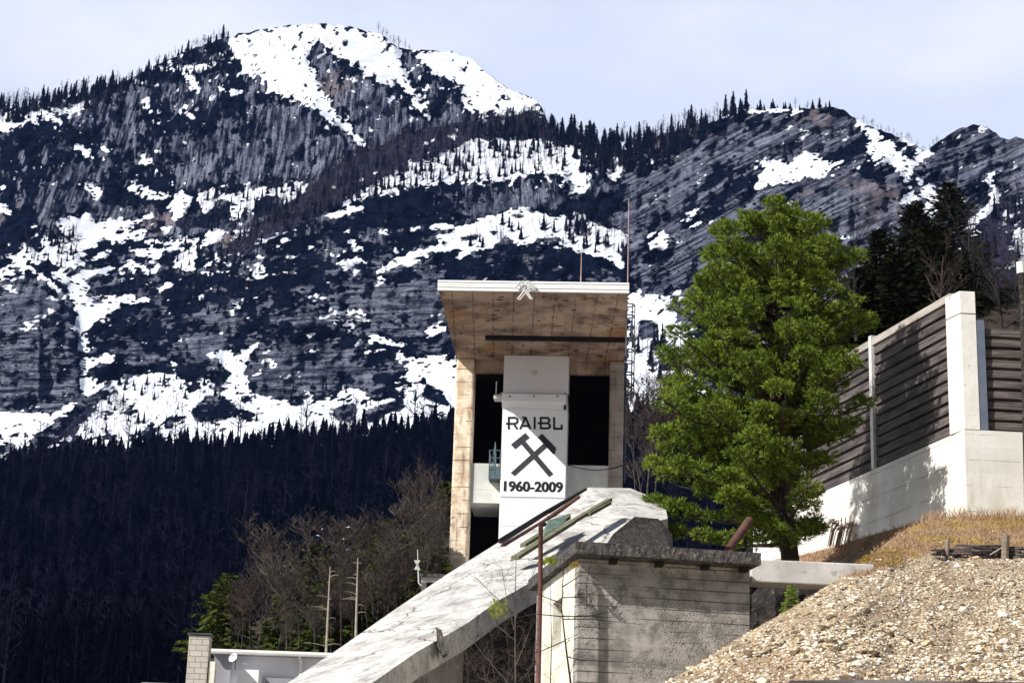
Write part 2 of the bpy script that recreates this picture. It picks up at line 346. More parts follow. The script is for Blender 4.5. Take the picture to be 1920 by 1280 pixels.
SNOW = [
 [(425,75),(510,52),(600,40),(705,58),(745,90),(758,125),(735,165),(700,150),(665,122),(640,112),(625,98),(600,82),(578,88),(580,120),(600,160),(618,192),(642,225),(668,255),(692,278),(672,270),(640,242),(600,215),(575,197),(545,185),(512,175),(495,165),(478,150),(458,130),(440,100)],
 [(768,92),(860,95),(885,104),(935,150),(962,168),(1000,186),(1012,205),(985,212),(955,203),(945,217),(920,207),(905,217),(882,217),(870,200),(860,165),(845,150),(820,145),(802,125),(785,108)],
 [(755,128),(768,150),(782,175),(798,205),(812,228),(800,224),(775,197),(752,165),(744,150)],
 [(640,146),(662,148),(660,152),(640,151)], [(-40,215),(0,213),(70,203),(120,188),(168,188),(168,206),(110,215),(75,220),(40,236),(10,250),(-40,260)], [(70,224),(102,212),(120,222),(120,240),(105,230)], [(230,142),(256,140),(256,152),(230,153)],
 [(283,130),(313,112),(322,119),(345,121),(402,117),(406,126),(370,129),(362,142),(377,165),(374,177),(357,152),(340,136),(300,133)], [(273,183),(283,188),(286,218),(276,210)], [(428,172),(445,166),(455,172),(434,184)],
 [(335,212),(345,208),(372,220),(367,227),(340,222)], [(188,268),(208,280),(206,290),(191,280)], [(138,268),(156,272),(174,292),(170,302),(154,287)],
 [(258,295),(272,288),(290,300),(287,308),(262,303)], [(285,313),(302,325),(334,346),(320,344),(293,332)], [(148,341),(178,344),(195,355),(181,374),(166,360)], [(233,350),(245,343),(266,351),(292,360),(320,361),(319,377),(275,374),(258,363)],
 [(321,376),(337,354),(360,370),(352,395),(336,417),(320,417)], [(368,373),(396,354),(440,366),(456,351),(482,349),(500,354),(540,349),(584,338),(576,362),(542,376),(535,388),(524,374),(510,364),(482,378),(470,400),(455,376),(450,405),(434,412),(430,377),(408,376),(395,400),(378,402)],
 [(106,414),(135,406),(150,415),(165,398),(177,415),(190,419),(215,416),(255,412),(286,400),(292,410),(250,421),(226,426),(218,440),(240,430),(244,437),(218,452),(192,452),(178,466),(162,477),(143,477),(140,432),(125,442),(113,438)],
 [(205,452),(232,440),(262,425),(292,416),(275,432),(240,450),(210,460)], [(75,450),(100,445),(140,450),(140,478),(90,482),(78,470)], [(168,491),(178,477),(207,469),(207,481),(185,489)], [(90,485),(130,482),(165,488),(160,500),(110,500)], [(128,522),(160,504),(207,494),(202,511),(165,524),(133,537)],
 [(243,479),(262,464),(285,459),(300,474),(331,461),(330,476),(300,482),(258,482)], [(226,501),(240,489),(262,494),(280,503),(307,491),(292,512),(274,507),(250,499)], [(323,478),(345,469),(367,474),(364,490),(367,506),(325,507)], [(352,465),(366,455),(372,470)],
 [(40,455),(60,468),(86,500),(62,497),(48,480)], [(22,497),(35,481),(50,484),(47,497),(62,503),(100,530),(122,555),(134,575),(105,543),(70,517),(50,506),(25,507),(20,511),(-20,525),(-20,508)],
 [(385,440),(402,424),(412,420),(414,440),(412,455),(385,460)],
 [(125,525),(142,535),(172,534),(157,560),(153,572),(195,562),(200,580),(172,603),(166,640),(174,668),(208,662),(188,680),(167,692),(168,704),(206,702),(200,722),(150,750),(122,778),(98,786),(72,812),(46,842),(28,838),(-20,800),(-20,755),(30,768),(98,778),(150,746),(154,700),(145,650),(142,590),(128,548)],
 [(165,576),(195,562),(250,545),(262,553),(228,572),(200,590),(182,600)], [(180,625),(205,610),(225,605),(200,625),(172,640)], [(85,500),(100,508),(130,512),(125,530),(108,527)],
 [(-40,376),(12,378),(21,395),(24,405),(19,422),(9,402),(-40,396)], [(-40,345),(12,351),(11,361),(-40,362)],
 [(205,715),(250,701),(300,702),(360,714),(400,706),(415,698),(410,654),(440,668),(487,638),(467,670),(453,700),(470,735),(520,753),(580,753),(640,736),(650,728),(685,733),(695,752),(740,742),(757,735),(768,720),(760,692),(742,672),(735,660),(760,664),(800,667),(860,672),(860,790),(860,830),(160,850),(150,800),(200,740)],
 [(683,625),(710,626),(730,634),(747,645),(768,642),(772,649),(756,657),(735,649),(715,642),(700,642)], [(785,636),(800,629),(842,606),(844,612),(800,636),(787,642)], [(683,605),(705,618),(695,618)],
 [(695,431),(735,436),(748,431),(805,421),(850,422),(850,428),(800,428),(740,442),(712,441)], [(798,424),(818,437),(850,445),(850,455),(825,448)],
 [(845,452),(850,428),(880,419),(900,411),(940,400),(955,393),(985,391),(1000,393),(1030,399),(1030,408),(1060,402),(1075,398),(1100,404),(1122,424),(1150,429),(1180,440),(1180,455),(1172,470),(1165,487),(1176,503),(1160,505),(1150,492),(1135,482),(1115,479),(1095,471),(1075,476),(1060,462),(1050,449),(1020,451),(990,456),(960,459),(930,461),(910,469),(885,475),(862,490),(852,478),(830,466),(812,470),(790,477),(785,500),(765,500),(755,494),(740,502),(722,511),(712,524),(700,510),(725,500),(745,488),(765,478),(790,469),(815,459),(840,457)],
 [(620,481),(645,470),(666,454),(682,463),(665,474),(625,483)], [(618,493),(660,482),(692,490),(650,496),(620,496)], [(700,497),(720,494),(716,500),(702,501)], [(735,455),(748,455),(745,460)],
 [(590,550),(605,556),(614,554),(600,564)], [(584,582),(600,584),(614,590),(610,602),(597,594)], [(620,589),(650,585),(642,593)], [(555,627),(600,625),(580,631)], [(640,622),(665,620),(655,629),(640,628)],
 [(404,510),(435,489),(438,488),(412,508)], [(474,501),(490,492),(489,501)], [(434,562),(452,557),(500,551),(475,559)], [(403,569),(422,569),(416,575)], [(434,565),(452,573),(440,571)], [(468,569),(484,564),(476,578)],
 [(298,535),(318,525),(325,535),(312,545),(296,552)], [(215,525),(240,520),(262,522),(240,530),(220,535)], [(235,555),(260,550),(290,560),(270,570),(240,568)], [(470,632),(490,622),(484,632)],
 [(690,350),(740,322),(800,300),(840,280),(880,267),(900,261),(1000,261),(1060,268),(1066,282),(1060,322),(1000,327),(960,336),(930,341),(900,346),(860,347),(800,348),(760,353),(720,365),(660,380),(635,390),(640,378)], [(590,411),(640,391),(690,386),(640,403)],
 [(1058,266),(1100,274),(1125,285),(1112,302),(1092,300),(1086,320),(1118,318),(1112,336),(1080,357),(1073,347),(1058,330),(1063,290)], [(1130,279),(1158,279),(1168,315),(1152,343),(1140,332),(1138,300)], [(1060,360),(1080,352),(1105,345),(1095,360),(1075,368)], [(1206,288),(1226,300),(1238,328),(1218,312)],
 [(1176,552),(1198,540),(1220,550),(1245,555),(1262,580),(1275,610),(1300,650),(1300,720),(1250,780),(1176,770)],
 [(1183,421),(1215,414),(1196,427)], [(1213,436),(1240,428),(1254,440),(1247,467),(1215,462),(1203,450),(1216,446)],
 [(1425,300),(1466,300),(1476,309),(1510,283),(1520,288),(1546,300),(1574,302),(1552,316),(1551,332),(1520,337),(1490,342),(1472,332),(1470,347),(1418,352),(1416,341),(1436,325)], [(1398,203),(1440,200),(1514,203),(1508,210),(1440,211),(1403,215)],
 [(1596,215),(1640,243),(1662,260),(1682,285),(1702,300),(1722,330),(1736,344),(1768,350),(1768,372),(1758,390),(1746,415),(1732,392),(1734,366),(1714,337),(1702,322),(1707,345),(1714,375),(1702,388),(1682,382),(1694,374),(1699,347),(1689,317),(1663,302),(1648,287),(1628,284),(1622,275),(1632,257),(1612,237)],
 [(1686,254),(1722,270),(1736,280),(1748,273),(1742,292),(1724,297),(1712,279)], [(1848,318),(1863,325),(1869,350),(1875,372),(1866,392),(1842,412),(1828,425),(1834,400),(1859,376),(1853,342)], [(1815,412),(1838,405),(1832,445),(1818,440)], [(1572,444),(1592,446),(1586,454)], [(1700,300),(1735,290),(1742,283),(1732,300),(1712,312)],
 [(1880,400),(1900,398),(1898,406)], [(1900,440),(1920,430),(1960,450),(1960,500),(1915,520)], [(1590,518),(1630,520),(1620,545),(1600,535)],
]
VEG = [[(385,700),(428,690),(428,708),(415,722),(395,717)], [(358,772),(385,742),(420,742),(452,770),(425,787),(368,792)], [(625,765),(665,753),(670,775),(660,792),(628,787)], [(680,772),(757,744),(757,765),(722,777),(690,792)], [(788,742),(800,718),(822,730),(848,762),(820,757)],
 [(1195,602),(1215,598),(1234,607),(1234,632),(1198,637)], [(640,80),(655,72),(650,90)], [(590,150),(600,160),(596,164)], [(740,350),(760,345),(755,358)], [(540,750),(560,745),(575,758),(545,762)], [(860,445),(900,438),(895,450),(862,452)], [(180,410),(192,405),(190,410)], [(955,400),(985,402),(980,410),(962,408)], [(915,435),(930,430),(928,442)], [(1000,448),(1050,444),(1055,455),(1005,455)]]
ROCK = [
 [(175,190),(200,195),(270,150),(330,155),(380,165),(405,130),(430,130),(420,170),(400,200),(440,220),(500,200),(560,200),(620,230),(645,250),(655,300),(560,345),(520,335),(480,350),(430,350),(330,345),(300,320),(250,300),(200,265),(180,240)],
 [(590,95),(625,100),(640,118),(700,155),(730,165),(760,190),(800,210),(850,190),(880,215),(860,235),(780,245),(720,275),(695,275),(655,225),(620,180),(600,150)], [(758,95),(780,110),(800,150),(790,180),(765,140)], [(100,330),(150,300),(180,330),(150,400),(80,420),(60,380)], [(165,405),(175,370),(230,390),(290,380),(300,395),(250,410),(200,418)],
 [(1110,370),(1180,330),(1260,290),(1330,250),(1400,212),(1560,200),(1610,235),(1630,285),(1690,330),(1700,400),(1690,470),(1640,490),(1560,470),(1480,420),(1350,480),(1280,600),(1180,545),(1178,470),(1130,410)],
 [(1740,310),(1750,280),(1790,248),(1840,233),(1880,255),(1920,262),(2120,300),(2120,350),(1900,370),(1880,330),(1830,330),(1790,360),(1770,350)],
 [(-40,560),(40,520),(90,545),(140,600),(150,700),(150,745),(100,775),(-40,755)], [(462,690),(490,655),(560,640),(640,640),(700,690),(695,730),(640,750),(520,750),(470,725)],
 [(560,600),(570,560),(700,540),(800,520),(840,525),(860,600),(800,630),(740,625),(690,600)], [(330,620),(350,590),(440,560),(470,600),(440,640),(420,690),(340,650)], [(880,395),(900,370),(960,350),(1040,340),(1070,380),(1000,392),(940,398)], [(780,655),(850,625),(860,670),(790,665)],
 [(1195,602),(1215,598),(1234,607),(1234,632),(1198,637)], [(240,690),(250,640),(270,650),(262,690)], [(940,170),(960,165),(1016,195),(1010,205),(970,190)]]
ROCKOUT = [[(1290,360),(1340,320),(1430,300),(1425,350),(1350,400),(1290,430)], [(1540,290),(1600,262),(1650,290),(1690,320),(1660,330),(1600,320),(1550,340),(1500,345),(1480,420),(1450,420),(1460,350)], [(1700,330),(1730,345),(1700,420),(1690,380)], [(640,100),(670,95),(665,130),(640,125)], [(260,200),(400,190),(430,250),(380,280),(330,250),(280,240)], [(440,240),(480,225),(500,260),(460,270)], [(1200,470),(1260,430),(1260,560),(1210,540)], [(1380,215),(1440,213),(1440,240),(1390,240)], [(1105,370),(1180,340),(1180,380),(1130,420)]]
BARE = [[(380,520),(440,450),(520,395),(580,350),(640,305),(700,280),(760,250),(860,230),(1000,215),(1045,245),(1062,264),(900,264),(840,284),(700,348),(640,385),(520,445)], [(1770,620),(1775,520),(1830,420),(1880,375),(1960,390),(2120,420),(2120,700),(1770,700)], [(95,830),(210,722),(235,770),(205,830),(90,850)], [(0,175),(200,150),(200,190),(0,205)], [(1170,660),(1300,660),(1300,960),(1170,960)], [(330,380),(370,400),(350,440),(330,420)]]
S0 = raster(SNOW); S_ = .55 * blur(S0, .9, .8) + .45 * blur(S0, 4.2, 3.0); Vg = blur(raster(VEG), 1.2, 1.2); S_ = S_ * (1 - Vg)
Rk = blur(raster(ROCK), 3.0, 3.0) * (1 - blur(raster(ROCKOUT), 3.0, 3.0)); Br = blur(raster(BARE), 2.5, 2.5)
Rk = np.clip(Rk * (1 - S_), 0, 1)
TAB = np.random.default_rng(99).random((256, 256))
def lat(u, v, o):
    iu = np.floor(u).astype(int); iv = np.floor(v).astype(int); fu = u - iu; fv = v - iv; fu = fu * fu * (3 - 2 * fu); fv = fv * fv * (3 - 2 * fv)
    q = lambda a, b: TAB[(iv + b + o * 37) % 256, (iu + a + o * 91) % 256]
    return (q(0, 0) * (1 - fu) + q(1, 0) * fu) * (1 - fv) + (q(0, 1) * (1 - fu) + q(1, 1) * fu) * fv - .5
def frac(ang, st, base, seed, octs=4, fall=.92):
    X, Yy = np.meshgrid(gx, gy); c, s_ = math.cos(R(ang)), math.sin(R(ang)); al = X * c - Yy * s_; ac = X * s_ + Yy * c; f = 0; a = 1.0
    for k in range(octs): f = f + a * lat(al / (st * base) + 300, ac / base + 300, seed + k); a *= fall; base /= 2
    rk = np.empty(f.size); rk[np.argsort(f.reshape(-1))] = np.linspace(0, 1, f.size); return rk.reshape(f.shape)
gxr = np.clip((gx - 1100) / 120, 0, 1)[None]; hi = np.clip((430 - gy) / 80, 0, 1)[:, None] * (1 - gxr)
U1 = frac(9, 2.4, 20, 3); U2 = frac(28, 3.0, 16, 13); U3 = frac(35, 1.3, 10, 23, 3); U4 = frac(85, 2.2, 22, 43)
US = (U1 * (1 - hi) + U3 * hi) * (1 - gxr) + U2 * gxr
dome = np.clip((250 - gy) / 30, 0, 1)[:, None] * ((gx > 400) & (gx < 1030))[None]
cov = blur(S0, 1.5, 1.2) * (.81 - .02 * dome) + .15 * blur(S0, 14, 8) + .032 + .030 * (((gx > -50) & (gx < 780))[None] * ((gy > 380) & (gy < 650))[:, None])
low = np.clip((gy - 690) / 30, 0, 1)[:, None] * ((gx > 180) & (gx < 870))[None]; cov = cov - .10 * low * S0
SM = np.clip((cov - US) / .09 + .5, 0, 1) * (1 - Vg * .95)
UR = (frac(6, 1.8, 26, 33) * (1 - hi) + U4 * hi) * (1 - gxr) + frac(28, 2.6, 20, 53) * gxr
covR = .26 + .60 * Rk + .05 * gxr; RM = np.clip((covR - UR) / .22 + .5, 0, 1)
phi = 52 - 9 * S_ + 26 * Rk - 10 * Br * (1 - S_)
phi = blur(phi, 6, 2.0)
elev = PITCH + np.arctan((640 - gy) / F)
rate = 1 / (F * np.tan(np.radians(phi) - elev[:, None]))
lnD = np.cumsum(rate[::-1], axis=0)[::-1] * GS
crest = interp(gx, [(480, 410), (560, 370), (640, 330), (700, 300), (760, 275), (850, 262), (1000, 262), (1060, 270), (1120, 285)])
fade = np.clip((gx - 400) / 260, 0, 1) * np.clip((1130 - gx) / 70, 0, 1)
lnD += .045 * fade[None] * (1 / (1 + np.exp((gy[:, None] - crest[None]) / 5)))
lowD = blur(lnD, 55, 2); lnD = lowD + .20 * (blur(lnD, 14, 1.6) - lowD)
relief = sum(a * vnoise(GH, GW, c / GS, sd) for a, c, sd in ((.010, 170, 1), (.010, 80, 2), (.009, 38, 3), (.0065, 18, 4), (.0035, 9, 5)))
ribs = vnoise(GH, GW, 1, 9) * 0
vr = vnoise(1, GW, 16 / GS, 6)[0] * .004 + vnoise(1, GW, 7 / GS, 8)[0] * .003
relief = relief * (.16 + 1.05 * (1 - blur(S0, 2, 2))) + vr[None] * Rk
left = interp(gx, [(-200, 1090), (0, 1050), (300, 1000), (900, 910), (1200, 870), (1500, 830), (1920, 760), (2120, 700)])
DEPR = left[None] * np.exp(blur(lnD, 16, 6))
DEP = left[None] * np.exp(lnD - lnD[-1:] * 0 + relief)
def surf(px, py):
    i = int(min(max((px - GX0) / GS, 0), GW - 1)); j = int(min(max((py - GY0) / GS, 0), GH - 1))
    return P(px, py, DEP[j, i])
def build_mountain():
    xs = np.arange(-190, 2110, 2.7); NR = 340; t = np.linspace(0, 1, NR)
    sk = interp(xs, SK) + np.interp(xs, np.arange(-190, 2110, 7), rng.normal(0, 1.3, len(np.arange(-190, 2110, 7))))
    PY = sk[None] + (985 - sk[None]) * t[:, None]; PX = np.broadcast_to(xs[None], PY.shape)
    fi = np.clip((PX - GX0) / GS, 0, GW - 1.01); fj = np.clip((PY - GY0) / GS, 0, GH - 1.01)
    def smp(a):
        i = fi.astype(int); j = fj.astype(int); u = fi - i; v = fj - j
        return (a[j, i] * (1 - u) + a[j, i + 1] * u) * (1 - v) + (a[j + 1, i] * (1 - u) + a[j + 1, i + 1] * u) * v
    V = np_P(PX, PY, smp(DEP))
    back = [V[0] + np.array([0, 60 * k, -18 * k * k]) for k in (3, 2, 1)]
    V = np.concatenate([np.stack(back), V]); nr = NR + 3; nc = len(xs)
    msk = np.stack([smp(SM), smp(RM), smp(Br), np.ones_like(PX)], -1); msk = np.concatenate([np.repeat(msk[:1], 3, 0), msk])
    a = np.arange(nr * nc).reshape(nr, nc)
    q = np.stack([a[1:, :-1], a[1:, 1:], a[:-1, 1:], a[:-1, :-1]], -1).reshape(-1, 4)
    me = bpy.data.meshes.new('mountain'); me.vertices.add(nr * nc); me.vertices.foreach_set('co', V.reshape(-1))
    me.loops.add(q.size); me.loops.foreach_set('vertex_index', q.reshape(-1)); me.polygons.add(len(q))
    me.polygons.foreach_set('loop_start', np.arange(0, q.size, 4)); me.update(calc_edges=True); me.validate()
    me.polygons.foreach_set('use_smooth', [True] * len(me.polygons))
    ca = me.color_attributes.new('mask', 'FLOAT_COLOR', 'POINT'); ca.data.foreach_set('color', msk.reshape(-1).astype('f'))
    RS = np_P(PX, PY, smp(DEPR)); RS = np.concatenate([np.stack([RS[0]] * 3), RS])
    ra = me.attributes.new('rest', 'FLOAT_VECTOR', 'POINT'); ra.data.foreach_set('vector', RS.reshape(-1).astype('f'))
    o = bpy.data.objects.new('mountain', me); C.objects.link(o); tag(o, kind='structure')
    m, g, b = newmat('alpine_mountainside', 1.0, 0)
    at = g.node('ShaderNodeAttribute', attribute_name='mask'); sc = g.node('ShaderNodeSeparateColor'); g.L.new(at.outputs['Color'], sc.inputs[0])
    S, K, Bf = sc.outputs; oc = g.node('ShaderNodeAttribute', attribute_name='rest').outputs['Vector']; xyz = g.sep(oc)
    op = g.map(oc, (1, .12, 1))                       # the face is seen along y: keep grain from smearing into the depth
    nA = g.noise(op, .030, 5, .6); nB = g.noise(g.map(op, (1, 1, 1.7), loc=(7, 3, 1)), .13, 6, .72); nC = g.noise(g.map(op, (1, 1, 1.35), loc=(1, 9, 4)), .10, 7, .74)
    nF = g.noise(g.map(op, (1, 1, 1.6), loc=(21, 9, 14)), .50, 4, .72)
    snow = g.step(g.m('ADD', S, g.m('MULTIPLY', g.m('SUBTRACT', nF, .5), 1.6)), .40, .62)
    right = g.step(xyz[0], 35, 85); high = g.step(xyz[2], 345, 420)
    def strat(rot, scl, sca, d=.0, det=6, ro=.70): return g.noise(g.map(g.map(oc, (1, 1, 1), rot), scl), sca, det, ro, d)
    mm = lambda f, a_, b_: g.m('ADD', g.m('MULTIPLY', a_, g.m('SUBTRACT', 1.0, f)), g.m('MULTIPLY', b_, f))
    tl = strat((0, R(28), 0), (.07, .015, 1.0), .34, .1); vt = strat((0, R(3), 0), (1.0, .03, .10), .34); lv = strat((0, R(-3), 0), (.09, .015, 1.0), .36, .1)
    tl2 = strat((0, R(28), 0), (.22, .02, 2.4), .24, .1); lv2 = strat((0, R(-3), 0), (.22, .02, 2.4), .28, .1)
    tl = g.m('ADD', g.m('MULTIPLY', tl, .6), g.m('MULTIPLY', tl2, .4)); lv = g.m('ADD', g.m('MULTIPLY', lv, .6), g.m('MULTIPLY', lv2, .4))
    st = mm(right, mm(high, lv, vt), tl)
    blot = g.noise(g.map(op, loc=(3, 3, 3)), .045, 7, .72)
    grain = g.noise(op, .45, 4, .7)
    rc = g.mix(g.step(g.m('ADD', g.m('MULTIPLY', st, .8), g.m('MULTIPLY', grain, .2)), .43, .58), (.007, .009, .017), (.215, .235, .310))
    rc = g.mix(g.m('MULTIPLY', g.step(blot, .46, .62), .55), rc, (.050, .057, .092))
    rc = g.mix(g.m('MULTIPLY', g.step(g.noise(g.map(op, loc=(30, 3, 13)), .020, 3), .58, .70), g.m('MULTIPLY', high, .5)), rc, (.26, .20, .20))
    vegc = g.mix(g.step(nC, .40, .60), (.0010, .0020, .0060), (.0050, .0075, .0170))
    rockf = g.step(g.m('ADD', K, g.m('MULTIPLY', g.m('SUBTRACT', nF, .5), 1.4)), .25, .80)
    brc = g.mix(g.step(g.noise(g.map(op, (1, 1, .18)), .5, 5, .75), .38, .64), (.012, .012, .026), (.046, .044, .072))
    col = g.mix(rockf, vegc, rc)
    bf = g.step(g.m('ADD', Bf, g.m('MULTIPLY', g.m('SUBTRACT', nC, .5), 1.1)), .42, .58)
    col = g.mix(bf, col, brc)
    sn_c = g.mix(g.step(g.m('ADD', g.m('MULTIPLY', nB, .6), g.m('MULTIPLY', blot, .4)), .42, .60), (.52, .56, .66), (.68, .70, .75)); col = g.mix(snow, col, sn_c)
    g.set(b.inputs['Base Color'], col)
    hgt = g.m('ADD', g.m('MULTIPLY', st, g.m('MULTIPLY', g.m('MULTIPLY', rockf, 2.6), g.m('SUBTRACT', 1.0, snow))), g.m('MULTIPLY', g.m('ADD', nC, g.m('MULTIPLY', grain, .4)), g.m('SUBTRACT', 1.0, g.m('MULTIPLY', snow, .85))))
    hgt = g.m('ADD', hgt, g.m('MULTIPLY', snow, .25))
    g.set(b.inputs['Normal'], g.bump(hgt, .8, 5.0))
    me.materials.append(m); return o
build_mountain()

# ------------------------------------------------------------------ far trees
def far_conifer(seed, tiers=9, n=8):
    r = random.Random(seed); mb = MB()
    mb.tube([(0, 0, 0), (0, 0, .9)], [.014, .004], 4, False)
    for i in range(tiers):
        z = .10 + .86 * i / tiers; rad = (.19 * (1 - i / tiers) ** .8 + .02) * r.uniform(.75, 1.2); h = .22 * (1 - .5 * i / tiers)
        vs = [(0, 0, min(z + h, 1.0))]; m = n * 2
        for k in range(m):
            a = 2 * math.pi * (k + r.uniform(-.3, .3)) / m; rr = rad * (1.0 if k % 2 == 0 else .45) * r.uniform(.65, 1.2)
            vs.append((rr * math.cos(a), rr * math.sin(a), z + (-.02 if k % 2 == 0 else .03) + r.uniform(-.015, .015)))
        mb.add(vs, [(0, 1 + k, 1 + (k + 1) % m) for k in range(m)])
    return mb
def far_bare(seed, nb=26, spread=.24, th=.013):
    r = random.Random(seed); mb = MB(); bend = r.uniform(-.05, .05)
    mb.tube([(0, 0, 0), (bend * .4, 0, .5), (bend, 0, 1)], [th, th * .7, th * .2], 3, False)
    for i in range(nb):
        z = r.uniform(.3, .95); a = r.uniform(0, 6.28); l = spread * (1.25 - z) * r.uniform(.5, 1.3)
        d = Vector((math.cos(a), math.sin(a), r.uniform(.5, 1.5))).normalized(); p = Vector((bend * z, 0, z))
        q = p + d * l; mb.tube([p, q], [th * .45, th * .12], 3, False)
        for _ in range(2):
            d2 = (d + Vector((r.uniform(-.7, .7), r.uniform(-.7, .7), r.uniform(0, .6)))).normalized(); s_ = p.lerp(q, r.uniform(.4, .9))
            mb.tube([s_, s_ + d2 * l * .5], [th * .25, th * .1], 3, False)
    return mb
FC = [far_conifer(s) for s in range(4)]; FB = [far_bare(s) for s in range(4)]
FN = [far_conifer(s + 20, 15, 11) for s in range(4)]; FNm = [np.array(m.v) for m in FN]
FCm = [np.array(m.v) for m in FC]; FBm = [np.array(m.v) for m in FB]
def mesh_of(name, mb, mat):
    me = bpy.data.meshes.new(name); me.from_pydata(mb.v, [], mb.f); me.materials.append(mat); me.update(); return me
ME_C = [mesh_of('far_spruce', m, M_farspruce) for m in FC]; ME_CF = [mesh_of('forest_spruce', m, M_forest) for m in FN]
ME_B = [mesh_of('far_larch', m, M_fartwig) for m in FB]
def px_size(p):           # metres per photo pixel at a point
    return (p - CAM).dot(fwd) / F
def place(mesh, name, p, hpx, label, cat, group, wid=1.0):
    o = bpy.data.objects.new(name, mesh); C.objects.link(o); h = hpx * px_size(p) / .955
    o.location = p - Vector((0, 0, h * .02)); o.scale = (h * wid, h * wid, h); o.rotation_euler = (R(random.uniform(-2, 2)), R(random.uniform(-2, 2)), random.uniform(0, 6.28))
    return tag(o, label, cat, group)
class Stuff:
    def __init__(s): s.V = []; s.F = []; s.n = 0
    def put(s, varr, faces, p, h, wid=1.0, rot=0):
        c, sn = math.cos(rot), math.sin(rot)
        v = varr * np.array([h * wid, h * wid, h]); v = np.stack([v[:, 0] * c - v[:, 1] * sn, v[:, 0] * sn + v[:, 1] * c, v[:, 2]], -1) + np.array(p)
        s.V.append(v); s.F += [tuple(i + s.n for i in f) for f in faces]; s.n += len(v)
    def build(s, name, mat, kind='stuff'):
        me = bpy.data.meshes.new(name); me.from_pydata(np.concatenate(s.V).tolist(), [], s.F); me.update(); me.materials.append(mat)
        o = bpy.data.objects.new(name, me); C.objects.link(o); return tag(o, kind=kind)
ONES = ['', 'first', 'second', 'third', 'fourth', 'fifth', 'sixth', 'seventh', 'eighth', 'ninth', 'tenth', 'eleventh', 'twelfth', 'thirteenth', 'fourteenth', 'fifteenth', 'sixteenth', 'seventeenth', 'eighteenth', 'nineteenth']
TENS = {2: ('twentieth', 'twenty'), 3: ('thirtieth', 'thirty'), 4: ('fortieth', 'forty'), 5: ('fiftieth', 'fifty'), 6: ('sixtieth', 'sixty'), 7: ('seventieth', 'seventy'), 8: ('eightieth', 'eighty'), 9: ('ninetieth', 'ninety')}
def nth(n):
    if n < 20: return ONES[n]
    if n >= 100: return 'hundredth' if n == 100 else 'hundred-' + nth(n - 100)
    return TENS[n // 10][0] if n % 10 == 0 else TENS[n // 10][1] + '-' + ONES[n % 10]
skyf = lambda x: float(interp(x, SK))
# individual trees along the skyline
def skyline(x0, x1, n, hmin, hmax, kind, where, group, dy=(0, 10), wid=1.0):
    cnt = {'spruce': 0, 'larch': 0}
    for i in range(n):
        x = x0 + (x1 - x0) * (i + .8 * random.random()) / n; y = skyf(x) + random.uniform(*dy); p = surf(x, y); f = random.random(); h = hmin + (hmax - hmin) * f
        size = 'short' if f < .33 else 'tall' if f > .67 else 'middling'
        k = 'spruce' if kind == 'c' or (kind == 'm' and random.random() < (.35 if x < 430 else .6)) else 'larch'; cnt[k] += 1
        lab = '%s %s, %s from the left, %s' % (size, 'dark spruce' if k == 'spruce' else 'leafless larch', nth(cnt[k]), where)
        if k == 'spruce': place(random.choice(ME_C), 'spruce', p, h, lab, 'spruce', 'spruces ' + group, wid * random.uniform(.8, 1.1))
        else: place(random.choice(ME_B), 'larch', p, h * .95, lab, 'larch', 'leafless larches ' + group, wid * random.uniform(.9, 1.5))
skyline(-20, 215, 64, 26, 44, 'm', 'on the low snowy skyline shoulder', 'on the far left shoulder', (0, 16))
skyline(215, 430, 52, 16, 34, 'm', 'on the skyline climbing to the summit', 'climbing to the summit', (0, 16))
skyline(455, 640, 12, 8, 24, 'b', 'on the snowy summit dome', 'on the summit dome', (2, 60))
skyline(705, 770, 9, 16, 26, 'b', 'in the clump right of the summit', 'right of the summit', (0, 6), 1.4)
skyline(1030, 1180, 24, 30, 62, 'c', 'on the saddle between both mountains', 'on the saddle', (0, 26), 1.15)
skyline(1180, 1400, 52, 24, 52, 'm', 'on the ridge right of the saddle', 'on the ridge right of the saddle', (0, 22), 1.0)
skyline(1400, 1560, 20, 8, 26, 'm', 'on top of the banded right ridge', 'on the right rock ridge', (0, 5), 1.2)
skyline(1600, 1760, 22, 8, 22, 'b', 'between the two right rock humps', 'between the right rock humps', (0, 6), 1.3)
# woods on the slopes: one object each
def scatter(polys, n, hr, pc, seed, sc, sb, wid=1.0):
    r = random.Random(seed)
    for poly in polys:
        xs = [p[0] for p in poly]; ys = [p[1] for p in poly]; mk = raster([poly]); k = 0; tries = 0
        while k < n and tries < n * 20:
            tries += 1; x = r.uniform(min(xs), max(xs)); y = r.uniform(min(ys), max(ys))
            i, j = int((x - GX0) / GS), int((y - GY0) / GS)
            if not (0 <= i < GW and 0 <= j < GH) or mk[j, i] < .5: continue
            k += 1; p = surf(x, y); h = r.uniform(*hr) * px_size(p)
            if r.random() < pc: q = r.randrange(4); sc.put(FCm[q], FC[q].f, p, h, wid * r.uniform(.7, 1.1), r.uniform(0, 6))
            else: q = r.randrange(4); sb.put(FBm[q], FB[q].f, p, h, wid * r.uniform(.8, 1.3), r.uniform(0, 6))
sc, sb = Stuff(), Stuff()
scatter([BARE[0]], 900, (18, 36), .10, 1, sc, sb)
scatter([[(700,345),(860,275),(1060,268),(1060,322),(930,341),(800,350),(640,392),(560,420),(600,380)]], 520, (18, 34), .30, 2, sc, sb, .8)
scatter([[(860,245),(1040,240),(1060,265),(870,268)]], 60, (24, 46), .8, 3, sc, sb)
scatter([[(370,370),(580,345),(560,400),(480,440),(380,440)]], 170, (16, 34), .25, 4, sc, sb, .8)
scatter([[(75,440),(145,430),(145,495),(80,495)]], 70, (14, 30), .3, 5, sc, sb, .8)
scatter([[(880,420),(1175,430),(1170,490),(1000,450),(880,470)]], 110, (14, 34), .22, 6, sc, sb, .9)
